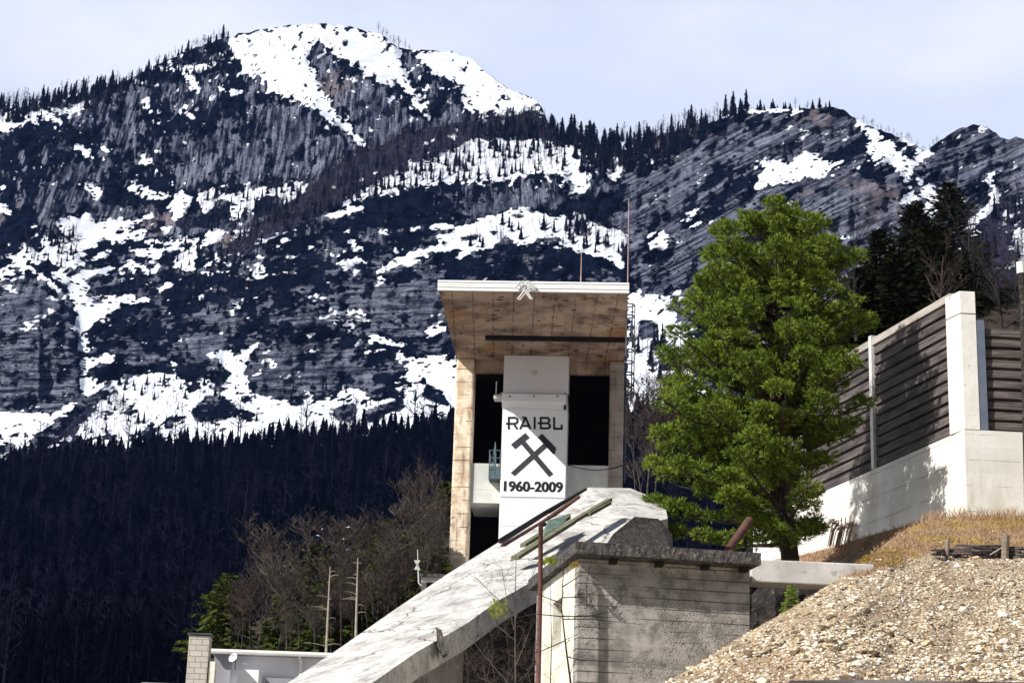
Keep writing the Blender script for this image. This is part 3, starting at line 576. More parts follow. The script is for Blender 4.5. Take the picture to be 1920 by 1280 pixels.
scatter([[(1060,400),(1130,405),(1120,470),(1060,455)]], 60, (18, 36), .4, 61, sc, sb, .9)
scatter([[(205,715),(420,705),(420,800),(210,830)]], 160, (12, 30), .3, 7, sc, sb, .9)
scatter([[(420,720),(860,740),(860,790),(420,810)]], 90, (10, 24), .3, 8, sc, sb, .9)
scatter([[(95,830),(210,722),(235,770),(205,830)]], 140, (14, 24), .05, 9, sc, sb)
scatter([BARE[1]], 650, (30, 60), .08, 10, sc, sb, .8)
scatter([[(1060,270),(1250,255),(1330,235),(1330,270),(1200,340),(1150,330),(1100,345)]], 200, (22, 46), .6, 11, sc, sb)
scatter([[(1180,640),(1300,660),(1300,760),(1180,745)]], 50, (24, 60), .35, 12, sc, sb, .8)
scatter([[(300,440),(520,440),(560,520),(380,600),(240,560)]], 170, (12, 26), .3, 13, sc, sb)
scatter([[(0,420),(60,430),(130,520),(100,520),(0,480)]], 50, (12, 26), .3, 14, sc, sb)
scatter([[(-20,205),(210,165),(260,190),(150,215),(-20,240)]], 150, (20, 36), .3, 15, sc, sb)
scatter([[(210,160),(430,85),(440,130),(300,160),(230,190)]], 110, (12, 24), .7, 16, sc, sb)
# dwarf pine scrub: jagged low clumps over the dark parts and dotted in the snow
def clump(seed):
    r = random.Random(seed); mb = MB(); m = 11; vs = [(0, 0, .55)]
    for ring, (rad, z) in enumerate(((.45, .42), (.8, .1), (.7, -.35))):
        for k in range(m):
            a = 6.283 * (k + .5 * ring) / m; q = rad * r.uniform(.55, 1.25); vs.append((q * math.cos(a), q * math.sin(a), z + r.uniform(-.16, .16)))
    fs = [(0, 1 + k, 1 + (k + 1) % m) for k in range(m)]
    for ring in range(2): fs += [(1 + ring * m + k, 1 + ring * m + (k + 1) % m, 1 + (ring + 1) * m + (k + 1) % m, 1 + (ring + 1) * m + k)[::-1] for k in range(m)]
    return mb.add(vs, fs)
CL = [clump(k) for k in range(4)]; CLm = [np.array(c.v) for c in CL]; sh = Stuff(); r = random.Random(55); nn = 0
edge = np.abs(blur(S0, 3, 3) - .5) < .42
while nn < 8200:
    x = r.uniform(-60, 1980); y = r.uniform(40, 860)
    if y < skyf(x) + 4: continue
    i, j = int((x - GX0) / GS), int((y - GY0) / GS); sn, rk, ed = S0[j, i], Rk[j, i], edge[j, i]
    pr = .02 if sn > .5 and not ed else (.16 if rk > .5 else .8)
    if sn > .5 and y > 690: pr = .30
    if sn < .5 and ed: pr = 1.0
    if sn < .5 and y < 100: pr = .5
    if r.random() > pr: continue
    q = r.randrange(4); p = surf(x, y); h = r.uniform(1.2, 4.2) * px_size(p) * (1.0 if sn < .5 else .8) * (1.25 if y > 300 else 1); sh.put(CLm[q], CL[q].f, p, h, r.uniform(1, 1.7), r.uniform(0, 6)); nn += 1
sh.build('dwarf_pine_scrub', M_farspruce)
sc.build('conifer_wood', M_farspruce); sb.build('bare_wood', M_fartwig)

# ------------------------------------------------------------------ dark forest hill in front of the mountain
FK = [(-250, 882), (0, 872), (50, 862), (100, 858), (160, 846), (200, 850), (260, 842), (300, 846), (350, 836), (400, 842), (450, 832), (500, 838), (560, 828), (600, 834), (650, 818), (700, 816), (760, 806), (850, 798), (1000, 780), (1180, 772), (1260, 765), (1500, 765), (1800, 765), (2150, 760)]
def hill_depth(x, y, c=None):
    c = float(interp(x, FK)) if c is None else c; t = min(max((1330 - y) / (1330 - c), 0), 1)
    return 310 + 350 * t ** 1.1
def sheet(name, xs, topf, bot, depf, mat, nr, jitter=0, backdrop=True, seed=3):
    r = random.Random(seed); vs = []; fs = []; nc = len(xs)
    if backdrop:
        for x in xs:
            p = P(x, topf(x), depf(x, topf(x))); vs.append(p + Vector((0, 25 * depf(x, topf(x)) / 100, -6 * depf(x, topf(x)) / 100)))
    for j in range(nr):
        for x in xs:
            t = topf(x); y = t + (bot - t) * j / (nr - 1); vs.append(P(x, y, depf(x, y) * (1 + jitter * r.uniform(-1, 1))))
    rows = nr + (1 if backdrop else 0)
    for j in range(rows - 1):
        for i in range(nc - 1): a = j * nc + i; fs.append((a + nc, a + nc + 1, a + 1, a))
    me = bpy.data.meshes.new(name); me.from_pydata([tuple(v) for v in vs], [], fs); me.materials.append(mat); me.update()
    me.polygons.foreach_set('use_smooth', [True] * len(fs))
    o = bpy.data.objects.new(name, me); C.objects.link(o); return tag(o, kind='structure')
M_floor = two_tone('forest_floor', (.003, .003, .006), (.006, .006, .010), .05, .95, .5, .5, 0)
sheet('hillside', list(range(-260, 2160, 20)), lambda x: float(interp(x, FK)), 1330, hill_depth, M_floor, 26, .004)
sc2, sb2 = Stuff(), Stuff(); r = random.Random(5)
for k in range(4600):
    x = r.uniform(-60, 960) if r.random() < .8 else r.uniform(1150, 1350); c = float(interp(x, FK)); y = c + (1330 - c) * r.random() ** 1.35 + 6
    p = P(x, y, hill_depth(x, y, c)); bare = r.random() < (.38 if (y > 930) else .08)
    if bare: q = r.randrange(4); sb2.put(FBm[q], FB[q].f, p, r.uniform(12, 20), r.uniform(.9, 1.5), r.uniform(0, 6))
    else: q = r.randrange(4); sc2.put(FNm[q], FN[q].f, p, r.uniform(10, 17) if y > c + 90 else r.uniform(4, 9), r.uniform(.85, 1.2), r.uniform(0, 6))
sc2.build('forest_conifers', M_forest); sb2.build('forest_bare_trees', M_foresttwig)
for k in range(120):
    x = -20 + 900 * (k + .8 * r.random()) / 120; y = float(interp(x, FK)) + r.uniform(0, 5); p = P(x, y, hill_depth(x, y))
    hh = r.random(); o = place(random.choice(ME_CF), 'forest_spruce', p, (14 + 44 * hh ** 1.6) * (1.0 if x > 380 else .75), '%s black spruce, %s from the left, on the treeline of the dark wooded hill' % ('short' if hh < .33 else 'tall' if hh > .67 else 'middling', nth(k + 1)), 'spruce', 'spruces along the treeline of the dark hill', 1.15)
# snow scraps on the forest floor
M_snowp = two_tone('old_snow', (.72, .74, .80), (.60, .62, .70), .6, .9, .3, .1)
mb = MB()
for (x, y, wd) in ((596, 1004, 9), (604, 992, 6), (642, 1010, 16), (662, 1004, 14), (690, 1012, 16), (652, 1030, 12), (700, 1030, 20), (655, 988, 14), (530, 1060, 20), (365, 1076, 12), (380, 1114, 7), (350, 1062, 5), (610, 1038, 8)):
    c = P(x, y, hill_depth(x, y) - 70); s_ = px_size(c); n = 9; pts = []
    for i in range(n):
        a = 6.283 * i / n; pts.append(c + Vector((math.cos(a) * wd * .5 * s_ * r.uniform(.7, 1.2), math.sin(a) * 1.2, math.sin(a) * wd * .16 * s_ * r.uniform(.6, 1.3))))
    mb.add(pts + [c + Vector((0, -.4, .2))], [(i, (i + 1) % n, n) for i in range(n)])
tag(mb.build('snow_patches', M_snowp), kind='stuff')

# ------------------------------------------------------------------ ground under everything
M_ground = two_tone('pale_bounce_ground', (.46, .43, .39), (.38, .35, .31), .4, .95, .6, .05, c3=(.52, .49, .45))  # unseen ground, made pale to bounce light up to the tower roof
gv = []; gf = []; ys = [-60, -20, 0, 12, 30, 60, 100, 140, 185, 260, 400, 700, 1500, 5000]; zs = [-3, -1, 0, .5, 2.0, 4.6, 8.2, 12, 16, 20, 24, 30, 40, 60]; xs = [-3000, -600, -200, -60, 0, 60, 200, 600, 3000]
for y, z in zip(ys, zs): gv += [(x, y, z) for x in xs]
for j in range(len(ys) - 1):
    for i in range(len(xs) - 1): a = j * len(xs) + i; gf.append((a, a + 1, a + 1 + len(xs), a + len(xs)))
tag(MB().add(gv, gf).build('ground', M_ground, smooth=True), kind='structure')

# ------------------------------------------------------------------ mine tower
T = Frame(823, 545, 110, R(-3))
u1, _ = T.uw(1177, 549); WT = u1                    # slab width
_, vF = T.uv(858, 671)                              # depth of the facade behind the slab's front edge
_, wTop = T.uw(823, 527)
_, wB = T.uw(850, 1180, vF)
DEPTH = 11.0
tower = thing('mine_tower', T.pt(WT / 2, vF, wB), 'tall brown concrete mine shaft tower with a deep overhanging flat roof', 'tower')
mb = MB(); T.box(mb, 0, WT, 0, vF + DEPTH, 0, wTop - .12); mb.build('roof', M_soffit, tower)
mb = MB()
for k in range(4): 
    z0 = (wTop + .02) * k / 4; T.box(mb, -.08, WT + .08, -.14 - .03 * (k % 2), -.002, z0 + (.0 if k == 0 else .045), (wTop + .02) * (k + 1) / 4)
T.box(mb, -.06, WT + .06, -.10, -.004, .01, wTop - .01)
mb.build('fascia', M_white, tower)
ul = T.uw(885, 800, vF)[0]; u_ir = T.uw(1142, 800, vF)[0]
PD = 2.0
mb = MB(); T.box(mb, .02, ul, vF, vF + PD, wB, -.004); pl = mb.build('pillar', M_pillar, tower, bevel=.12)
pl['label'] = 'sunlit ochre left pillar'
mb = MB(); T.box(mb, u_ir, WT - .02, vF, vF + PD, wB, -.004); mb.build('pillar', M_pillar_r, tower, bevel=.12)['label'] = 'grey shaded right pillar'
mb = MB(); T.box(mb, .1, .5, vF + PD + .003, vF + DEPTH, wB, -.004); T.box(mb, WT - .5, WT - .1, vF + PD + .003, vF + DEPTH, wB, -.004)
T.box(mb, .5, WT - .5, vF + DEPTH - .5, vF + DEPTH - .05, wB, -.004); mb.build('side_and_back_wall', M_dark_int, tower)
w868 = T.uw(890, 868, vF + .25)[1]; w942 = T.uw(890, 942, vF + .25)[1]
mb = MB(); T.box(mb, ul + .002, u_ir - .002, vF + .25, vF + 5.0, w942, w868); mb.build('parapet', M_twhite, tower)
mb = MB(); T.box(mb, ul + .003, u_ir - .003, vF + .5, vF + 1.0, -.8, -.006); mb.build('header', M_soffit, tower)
mb = MB(); T.box(mb, .52, WT - .52, vF + 1.004, vF + DEPTH - .52, -.16, -.006); mb.build('dark_inner_slab', M_dark_int, tower)  # dark slab added under the roof to keep the shaft interior dark
# black bar drawn in place of the recess shadow under the roof
ua, va = T.uv(910, 628); ub, vb = T.uv(910, 637)
mb = MB(); T.box(mb, ua, WT - .03, va - (vb - va) * 0, va + .25, -.30, .0 - .003)
mb.build('shadow_bar', M_black, tower)
# lighter/darker soffit repairs and formwork bolts
mb = MB(); r = random.Random(3)
for k in range(34):
    uu = r.uniform(.4, WT - .4); vv = r.uniform(.6, vF - .8); T.box(mb, uu, uu + r.uniform(.05, .35), vv, vv + r.uniform(.05, .22), -.02, -.003)
mb.build('formwork_scar', M_dark_int, tower)
# white shaft cladding
vc = vF - .9
c0 = T.uw(944, 700, vc)[0]; c1 = T.uw(1064, 800, vc)[0]
wS = T.uw(944, 737, vc)[1]; wS2 = T.uw(944, 755, vc)[1]; wS3 = T.uw(944, 768, vc)[1]
mb = MB(); T.box(mb, c0 + .02, c1, vc + .05, vF + 3.2, wB, -.01); clad = mb.build('shaft_cladding', M_clad, tower, bevel=.03)
mb = MB(); T.box(mb, c0 + .02, c1 - .05, vc - .02, vc + .046, wS + .02, -.6 * 0 - .02); mb.build('upper_panel', M_cladg, tower)
mb = MB(); 
mb.prism([T.pt(c0 - .02, vc - .02, wS), T.pt(c0 - .02, vc - .55, wS - .15), T.pt(c0 - .02, vc - .55, wS2), T.pt(c0 - .02, vc + .04, wS3 + .1)], T.U * (c1 - c0 - .1))
mb.build('box_canopy', M_clad, tower, bevel=.02)
mb = MB()
for px in (956, 1001, 1045):
    p = T.onv(px, 743, vc - .56); mb.tube([p, p - T.V * .06], .06, 8)
p = T.onv(1001, 699, vc - .05); mb.build('bolt', M_steel, tower)
mb = MB(); mb.tube([p, p - T.V * .12], .17, 14); mb.build('lamp', M_pale_metal, tower)
mb = MB()
mb.tube([T.onv(1060, 737, vc - .4), T.onv(1059, 768, vc - .2)], .09, 6)
mb.tube([T.onv(1066, 740, vc), T.onv(1067, 775, vc)], .05, 6); mb.build('bracket', M_black, tower)
# horizontal panel joints
mb = MB()
for py in (850, 932, 985): 
    ww = T.uw(944, py, vc)[1]; T.box(mb, c0 + .03, c1 - .01, vc + .035, vc + .054, ww, ww + .03)
mb.build('panel_joint', M_cladg, tower)
# small side platform (upper left)
mb = MB(); a = T.onv(926, 740, vF - .2); 
ua_, wa_ = T.uw(926, 741, vF - .3); ub_ = T.uw(944, 741, vF - .3)[0]
T.box(mb, ua_, ub_, vF - .5, vF + .4, wa_ - .25, wa_ - .02); mb.build('small_platform', M_pale_metal, tower)
mb = MB(); q0 = T.onv(930, 741, vF - .4); q1 = T.onv(931, 715, vF - .4); q2 = T.onv(943, 736, vF - .4)
mb.tube([q1, q0, q2], .045, 5); mb.build('platform_rail', M_pale_metal, tower)
# balcony
bl = thing('x', (0, 0, 0), None, None); bpy.data.objects.remove(bl)
ua_, wa_ = T.uw(917, 893, vF - .2); ub_ = T.uw(939, 893, vF - .2)[0]; wr = T.uw(917, 848, vF - .2)[1]
mb = MB(); T.box(mb, ua_, ub_, vF - .9, vF + .24, wa_ - .28, wa_); bal = mb.build('balcony', M_teal, tower)
mb = MB(); T.box(mb, ua_ + .05, ub_, vF - .88, vF - .84, wa_ + .001, wa_ + .55)
for uu in (ua_ + .03, (ua_ + ub_) / 2, ub_ - .03):
    for vv in (vF - .88, vF + .1): mb.tube([T.pt(uu, vv, wa_), T.pt(uu, vv, wr)], .03, 5)
for ww in (wr, (wr + wa_) / 2 + .3): mb.tube([T.pt(ub_, vF - .88, ww), T.pt(ua_, vF - .88, ww), T.pt(ua_, vF + .1, ww)], .03, 5)
mb.tube([T.onv(920, 880, vF - .9), T.onv(929, 829, vF - .5), T.onv(930, 880, vF - .2)], .035, 5); mb.tube([T.onv(923, 880, vF - .9), T.onv(929, 829, vF - .5)], .03, 5)
mb.build('railing', M_teal, bal)
# caged ladder on the right side
lad = thing('ladder', T.pt(WT + .2, vF, wB), 'dark caged steel ladder up the right side of the concrete tower', 'ladder')
top_w = T.uw(1183, 568, vF)[1]; lu = T.uw(1183, 700, vF)[0]
lo_w = T.uw(1183, 900, vF)[1]
mb = MB()
for du in (0.0, .42): mb.tube([T.pt(WT + .1, vF + .3 + du, lo_w), T.pt(WT + .1, vF + .3 + du, top_w)], .055, 5)
mb.build('rail', M_steel, lad)
mb = MB(); z = lo_w
while z < top_w: mb.tube([T.pt(WT + .1, vF + .3, z), T.pt(WT + .1, vF + .72, z)], .02, 4); z += .32
mb.build('rungs', M_steel, lad)
mb = MB(); z = T.uw(1183, 740, vF)[1]
nh = 9; ztop = top_w
for k in range(nh):
    zz = z + (ztop - z) * k / (nh - 1); pts = [T.pt(WT + .1 + .55 * math.sin(math.pi * i / 8), vF + .51 - .42 * math.cos(math.pi * i / 8), zz) for i in range(9)]
    mb.tube(pts, .05, 4)
for i in (2, 4, 6): mb.tube([T.pt(WT + .1 + .55 * math.sin(math.pi * i / 8), vF + .51 - .42 * math.cos(math.pi * i / 8), q) for q in (z, ztop)], .035, 4)
mb.build('safety_hoops', M_steel, lad)
# cable sagging from the cladding to the right pillar
pts = [T.onv(1066 + (1175 - 1066) * t, 872 + 10 * math.sin(math.pi * t) - 2 * t, vF - .05) for t in np.linspace(0, 1, 12)]
tag(MB().tube(pts, .03, 5).build('cable', M_black), 'thin black cable sagging across the grey parapet right of the banner', 'cable')
# masts
for px, y0, y1, vv, lab in ((1089, 532, 470, 1.0, 'short pale pink mast standing on the tower roof'), (1177, 532, 372, .4, 'tall thin pale pink mast at the right corner of the tower roof')):
    p0 = T.pt(T.uw(px, y0, vv)[0], vv, wTop - .12); _, wt = T.uw(px, y1, vv); p1 = Vector((p0.x, p0.y, T.o.z + wt))
    md = thing('mast', p0, lab, 'mast'); MB().tube([p0, p0.lerp(p1, .35)], .045 if px < 1100 else .032, 6).build('lower_tube', M_pinkmast, md)
    MB().tube([p0.lerp(p1, .35), p1], [.032, .02], 6).build('upper_rod', M_pinkmast, md)
# neon emblem: crossed hammers, outline tubes
pe = T.onv(985, 545, -.3)
emb = thing('roof_emblem', pe, 'small outline emblem of crossed hammers in thin pale tubes on the roof edge', 'emblem')
def E(x, y): return T.onv(800 + x / 4.266, 500 + y / 4.266, -.32)
mb = MB()
for pl_ in ([(728, 258), (785, 190), (800, 200), (745, 262), (728, 258)], [(785, 190), (830, 258), (845, 262), (800, 190)], [(712, 165), (745, 125), (775, 115), (775, 140), (735, 180), (712, 165)], [(800, 115), (825, 120), (875, 170), (870, 185), (820, 185), (800, 140), (800, 115)], [(745, 150), (790, 195)], [(835, 150), (790, 195)], [(730, 135), (770, 175)], [(850, 150), (815, 180)]):
    mb.tube([E(*q) for q in pl_], .05, 5)
mb.build('tube_outline', M_pale_metal, emb)
# banner
vS = vc - .0
sg = thing('sign', T.onv(1000, 930, vc), 'white banner lettered RAIBL 1960-2009 with crossed miners hammers on the tower', 'sign')
su0 = T.uw(943, 770, vc)[0] - .0; su1 = T.uw(1063, 770, vc)[0]; sw1 = T.uw(943, 768, vc)[1]; sw0 = T.uw(943, 930, vc)[1]
mb = MB(); T.box(mb, su0, su1, vc, vc + .047, sw0, sw1); mb.build('banner_panel', M_sign, sg)
vq = vc - .006
def S8(x, y): return T.onv(850 + x / 8, 700 + y / 8, vq)
def poly_on(mb, pts, f=S8): mb.prism([f(*p) for p in pts], T.V * .01 * 0 - T.V * .012)
def stroke(mb, pts, wd, f=S8):
    for a, b in zip(pts[:-1], pts[1:]):
        a = Vector(a).to_2d(); b = Vector(b).to_2d(); d = (b - a).normalized(); n = Vector((-d.y, d.x)) * wd / 2; e = d * wd * .18
        mb.prism([f(*(a - e + n)), f(*(b + e + n)), f(*(b + e - n)), f(*(a - e - n))], -T.V * (.012 + .001 * random.random()))
mb = MB()
for st_ in ([(832, 655), (832, 832)], [(795, 752), (925, 752)], [(832, 662), (928, 662), (960, 685), (964, 715), (950, 740), (920, 752)], [(905, 752), (958, 830)],
            [(1003, 830), (1078, 668)], [(1086, 660), (1155, 830)], [(1040, 662), (1090, 662)], [(1035, 785), (1130, 785)], [(1220, 655), (1220, 830)],
            [(1270, 745), (1320, 745)], [(1312, 655), (1312, 832)], [(1312, 665), (1415, 665), (1440, 688), (1438, 720), (1415, 745), (1312, 745)], [(1415, 745), (1448, 772), (1450, 800), (1425, 822), (1312, 822)],
            [(1512, 660), (1512, 830)], [(1512, 828), (1636, 828)], [(1624, 838), (1624, 772)]):
    stroke(mb, st_, 31)
mb.build('lettering', M_ink, sg)
S4 = lambda x, y: T.onv(800 + x / 4, 760 + y / 4, vq)
mb = MB()
mb.prism([S4(*p) for p in [(632, 292), (740, 205), (773, 240), (664, 327)]], -T.V * .012); mb.prism([S4(*p) for p in [(706, 286), (736, 262), (950, 512), (918, 536)]], -T.V * .013)
mb.prism([S4(*p) for p in [(833, 238), (866, 210), (972, 318), (962, 362), (946, 362)]], -T.V * .012); mb.prism([S4(*p) for p in [(880, 280), (908, 308), (660, 528), (630, 505)]], -T.V * .014)
mb.build('crossed_hammers', M_grey_ink, sg)
def text_mesh(txt, bold=.02):
    cu = bpy.data.curves.new('t', 'FONT'); cu.body = txt; cu.size = 1; cu.extrude = .01; cu.offset = bold; cu.align_x = 'LEFT'; cu.space_character = 1.02
    ob = bpy.data.objects.new('t', cu); C.objects.link(ob); bpy.context.view_layer.update()
    me = bpy.data.meshes.new_from_object(ob.evaluated_get(bpy.context.evaluated_depsgraph_get())); bpy.data.objects.remove(ob); return me
tm = text_mesh('1960-2009', .018)
co = np.array([v.co[:] for v in tm.vertices]); mn, mx = co.min(0), co.max(0)
a = T.onv(945, 920.5, vq); b_ = T.onv(1054.5, 922.5, vq); hh = T.onv(946, 901, vq).z - a.z
for v in tm.vertices:
    fx = (v.co.x - mn[0]) / (mx[0] - mn[0]); fy = (v.co.y - mn[1]) / (mx[1] - mn[1])
    v.co = a + (b_ - a) * fx + Vector((0, 0, hh * fy)) - T.V * (.008 + .3 * (v.co.z + .01)) - sg.location
nv = len(tm.vertices); bmv = [tuple(v.co) for v in tm.vertices]; bmf = [tuple(p.vertices) for p in tm.polygons]; V_, F_ = [], []
for q, dx in enumerate((-.026, -.01, .01, .026)):
    F_ += [tuple(i + len(V_) for i in f) for f in bmf]; V_ += [tuple(Vector(v) + T.U * dx - T.V * .001 * q) for v in bmv]
tm = bpy.data.meshes.new('dates'); tm.from_pydata(V_, [], F_); tm.update()
tm.materials.clear(); tm.materials.append(M_ink); to = bpy.data.objects.new('dates', tm); C.objects.link(to); to.parent = sg

# ------------------------------------------------------------------ concrete ramp in front of the tower
ramp = thing('concrete_ramp', P(800, 1250, 30), 'long pale weathered concrete ramp descending left in front of the tower', 'ramp')
def poly_slab(pts, down, name, mat, parent, bevel=0):
    top = [P(*p) for p in pts]; n = len(top); vs = top + [p + Vector(down) for p in top]
    return MB().add(vs, [tuple(range(n))] + [tuple(range(n, 2 * n))[::-1]] + [(i, n + i, n + (i + 1) % n, (i + 1) % n) for i in range(n)]).build(name, mat, parent, bevel=bevel)
# one strip of quads so that the long face stays planar-ish
up_ = [(1104, 913, 42), (1030, 958, 40.4), (935, 1016, 38.4), (838, 1076, 36.4), (740, 1142, 34.4), (640, 1212, 32.4), (540, 1279, 30.5), (470, 1330, 29)]
lo_ = [(1190, 985, 38.6), (1120, 1030, 37.0), (1040, 1075, 35.0), (1000, 1088, 34.2), (935, 1125, 32.8), (872, 1170, 31.3), (780, 1222, 29.4), (640, 1320, 27)]
mb = MB(); vs = []; n = len(up_)
for a, b_ in zip(up_, lo_): A, B = P(*a), P(*b_); vs += [A, A.lerp(B, .5) + Vector((random.uniform(-.02, .02), 0, random.uniform(-.02, .03))), B, B + Vector((0, .02, -.42)), A + Vector((0, .02, -.5))]
fs = []
for i in range(n - 1):
    a = i * 5; b_ = a + 5
    for k in range(4): fs.append((a + k, b_ + k, b_ + k + 1, a + k + 1))
    fs.append((a + 4, b_ + 4, b_, a))
fs += [(0, 1, 2, 3, 4), tuple(reversed([(n - 1) * 5 + k for k in range(5)]))]
mb.add(vs, fs).build('ramp_slab', M_ramp, ramp)
poly_slab([(1104, 913, 42), (1182, 915, 42.5), (1246, 941, 41.5), (1252, 972, 40), (1190, 985, 38.6)], (0, 0, -1.2), 'head_slab', M_ramp, ramp)
poly_slab([(1190, 968, 38.2), (1235, 972, 39.0), (1260, 1000, 39), (1262, 1040, 38), (1130, 1030, 36.2), (1150, 1000, 37)], (0, 1, -1.5), 'head_block', M_slab, ramp)
# abutment below the ramp
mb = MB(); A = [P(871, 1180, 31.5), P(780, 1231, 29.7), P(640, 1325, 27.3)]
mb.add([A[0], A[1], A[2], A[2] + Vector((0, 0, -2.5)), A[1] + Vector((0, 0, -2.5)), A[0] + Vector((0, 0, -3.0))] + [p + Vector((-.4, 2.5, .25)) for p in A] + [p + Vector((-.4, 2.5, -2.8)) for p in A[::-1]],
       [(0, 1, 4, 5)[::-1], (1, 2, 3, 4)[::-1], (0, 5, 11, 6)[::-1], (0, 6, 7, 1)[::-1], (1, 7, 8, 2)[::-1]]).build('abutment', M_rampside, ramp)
mb = MB(); pp = [P(818, 1175, 29.9), P(828, 1180, 29.8), P(838, 1222, 29.85), P(830, 1228, 29.9), P(819, 1210, 29.9)]; mb.prism(pp, (0, .4, 0)).build('rotten_stump', M_slab, ramp)
# rubble wall in the recess under the ramp
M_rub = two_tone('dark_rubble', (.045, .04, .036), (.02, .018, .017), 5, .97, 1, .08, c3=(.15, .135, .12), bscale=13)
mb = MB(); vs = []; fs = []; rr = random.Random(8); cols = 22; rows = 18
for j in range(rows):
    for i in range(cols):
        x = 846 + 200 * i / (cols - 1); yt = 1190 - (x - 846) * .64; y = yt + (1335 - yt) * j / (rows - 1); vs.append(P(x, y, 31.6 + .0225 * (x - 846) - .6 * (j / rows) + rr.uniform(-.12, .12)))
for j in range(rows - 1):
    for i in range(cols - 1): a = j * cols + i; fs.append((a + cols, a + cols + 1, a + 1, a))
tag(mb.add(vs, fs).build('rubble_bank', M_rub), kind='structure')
# pipes and planks lying on the ramp
def pipe(name, pts, rad, mat, lab, cat, grp=None, n=7):
    return tag(MB().tube([P(*p) for p in pts], rad, n).build(name, mat, None, True), lab, cat, grp)
pipe('pipe', [(936, 1014, 38.2), (1020, 962, 40.1), (1098, 918, 41.8)], .045, M_black, 'upper thin dark pipe along the top edge of the concrete ramp', 'pipe')
pipe('pipe', [(942, 1024, 37.9), (1016, 980, 39.4), (1085, 932, 41.2)], .05, M_rust, 'rusty reddish pipe just below the dark pipe on the ramp edge', 'pipe')
def plank(x0, y0, Y0, x1, y1, Y1, wd, lab, mat=M_moss):
    a, b_ = P(x0, y0, Y0), P(x1, y1, Y1); d = (b_ - a).normalized(); s_ = d.cross(Vector((0, 0, 1))).normalized() * wd; uz = Vector((0, 0, .07))
    return tag(MB().hexa([a, b_, b_ + s_, a + s_, a + uz, b_ + uz, b_ + s_ + uz, a + s_ + uz]).build('plank', mat), lab, 'plank')
plank(958, 1050, 35.3, 1066, 982, 37.4, .16, 'lower mossy plank lying on the ramp beside the rusty post')
plank(975, 1026, 36.2, 1060, 973, 38.0, .12, 'short mossy plank above the lower mossy plank on the ramp')
plank(1062, 985, 37.3, 1138, 940, 39.0, .12, 'dark thin plank high on the ramp')
plank(1100, 968, 37.9, 1140, 946, 38.8, .08, 'short dark lath beside the thin plank high on the ramp')
mb = MB()
for k in range(7): 
    a = P(1018 + k * 1.5, 1003 - k * 4.2, 36.5 + k * .16) ; b_ = P(1050 + k * 3, 985 - k * 3.3, 37.2 + k * .16); mb.tube([a, b_], .03, 5)
tag(mb.build('corrugated_sheet', M_greenm), 'green corrugated sheet lying on the ramp behind the rusty post', 'sheet')
post = thing('rusty_post', P(1010, 1290, 27.6), 'thin rusty red steel post in front of the ramp beside the concrete hut', 'post')
MB().tube([P(1009, 1300, 27.4), P(1013, 1100, 27.4), P(1014, 983, 27.4)], .034, 8).build('tube', M_rust, post, True)
MB().tube([P(1014, 985, 27.4), P(1022, 982, 27.5)], .03, 6).build('bracket', M_black, post)

# ------------------------------------------------------------------ concrete hut
Hf = Frame(1085, 1045, 28, R(10))
hw = Hf.uw(1406, 1060)[0]; hb = Hf.uw(1085, 1330)[1]; hd = 2.95
hut = thing('concrete_hut', Hf.pt(hw / 2, 1.4, hb), 'small board-marked concrete hut with a rough dark roof slab', 'hut')
mb = MB(); Hf.box(mb, 0, hw, 0, .25, hb, 0); mb.build('front_wall', M_hut, hut, bevel=.015)
mb = MB(); Hf.box(mb, hw - .25, hw, .252, hd, hb, 0); Hf.box(mb, 0, hw, hd + .002, hd + .2, hb, 0); mb.build('rear_wall', M_hut, hut)
# left side wall with tall slot
z0 = Hf.o.z; 
mb = MB(); s0, s1 = 1.15, 1.85; sl0, sl1 = hb, -.42
Hf.box(mb, 0, .2, .252, s0, hb, 0); Hf.box(mb, 0, .2, s1, hd, hb, 0); Hf.box(mb, 0, .2, s0 + .001, s1 - .001, sl1, 0); Hf.box(mb, .002, .2, s0 + .001, s1 - .001, hb, -1.15)
mb.build('side_wall', M_huts, hut, bevel=.01)
mb = MB(); Hf.box(mb, .7, .75, .3, hd - .1, hb, -.02); mb.build('inner_wall', M_rub, hut)
# roof slab, rough edge
def rough_slab(fr, uu0, uu1, vv0, vv1, w0, w1, seg, amp, name, mat, parent, seed=1):
    r = random.Random(seed); mb = MB(); nx = seg; amp *= .35
    per = [(uu0 + (uu1 - uu0) * i / nx, vv0) for i in range(nx)] + [(uu1, vv0 + (vv1 - vv0) * i / 8) for i in range(8)] + [(uu1 - (uu1 - uu0) * i / 10, vv1) for i in range(10)] + [(uu0, vv1 - (vv1 - vv0) * i / 12) for i in range(12)]
    rings = []
    for k, wz in enumerate((w0, (w0 + w1) * .5, w1)):
        rings.append([fr.pt(a + r.uniform(-amp, amp) * .8, b + r.uniform(-amp, amp), wz + r.uniform(-amp, amp) * .45) for a, b in per])
    n = len(per); vs = sum(rings, []); fs = [tuple(range(n))[::-1], tuple(range(2 * n, 3 * n))]
    for k in range(2): fs += [(k * n + i, k * n + (i + 1) % n, (k + 1) * n + (i + 1) % n, (k + 1) * n + i) for i in range(n)]
    return mb.add(vs, fs).build(name, mat, parent)
sh = Hf.uw(1085, 1008, -.3)[1] 
rough_slab(Hf, -.12, hw + .06, -.36, hd + .35, .003, sh - .06, 90, .018, 'roof_slab', M_slab, hut, 3)
mb = MB(); 
for uu in (.45, 1.15, 1.85, 2.45):
    if uu < hw - .1: mb = MB(); Hf.box(mb, uu, uu + .1, -.16, -.003, -.075, -.002); mb.build('joist_end', M_black, hut)
pipe('leaning_pipe', [(1366, 1031, 29.6), (1405, 975, 30.2)], .068, M_rust, 'short rusty pipe leaning up from the hut roof in front of the pine', 'pipe', n=12)
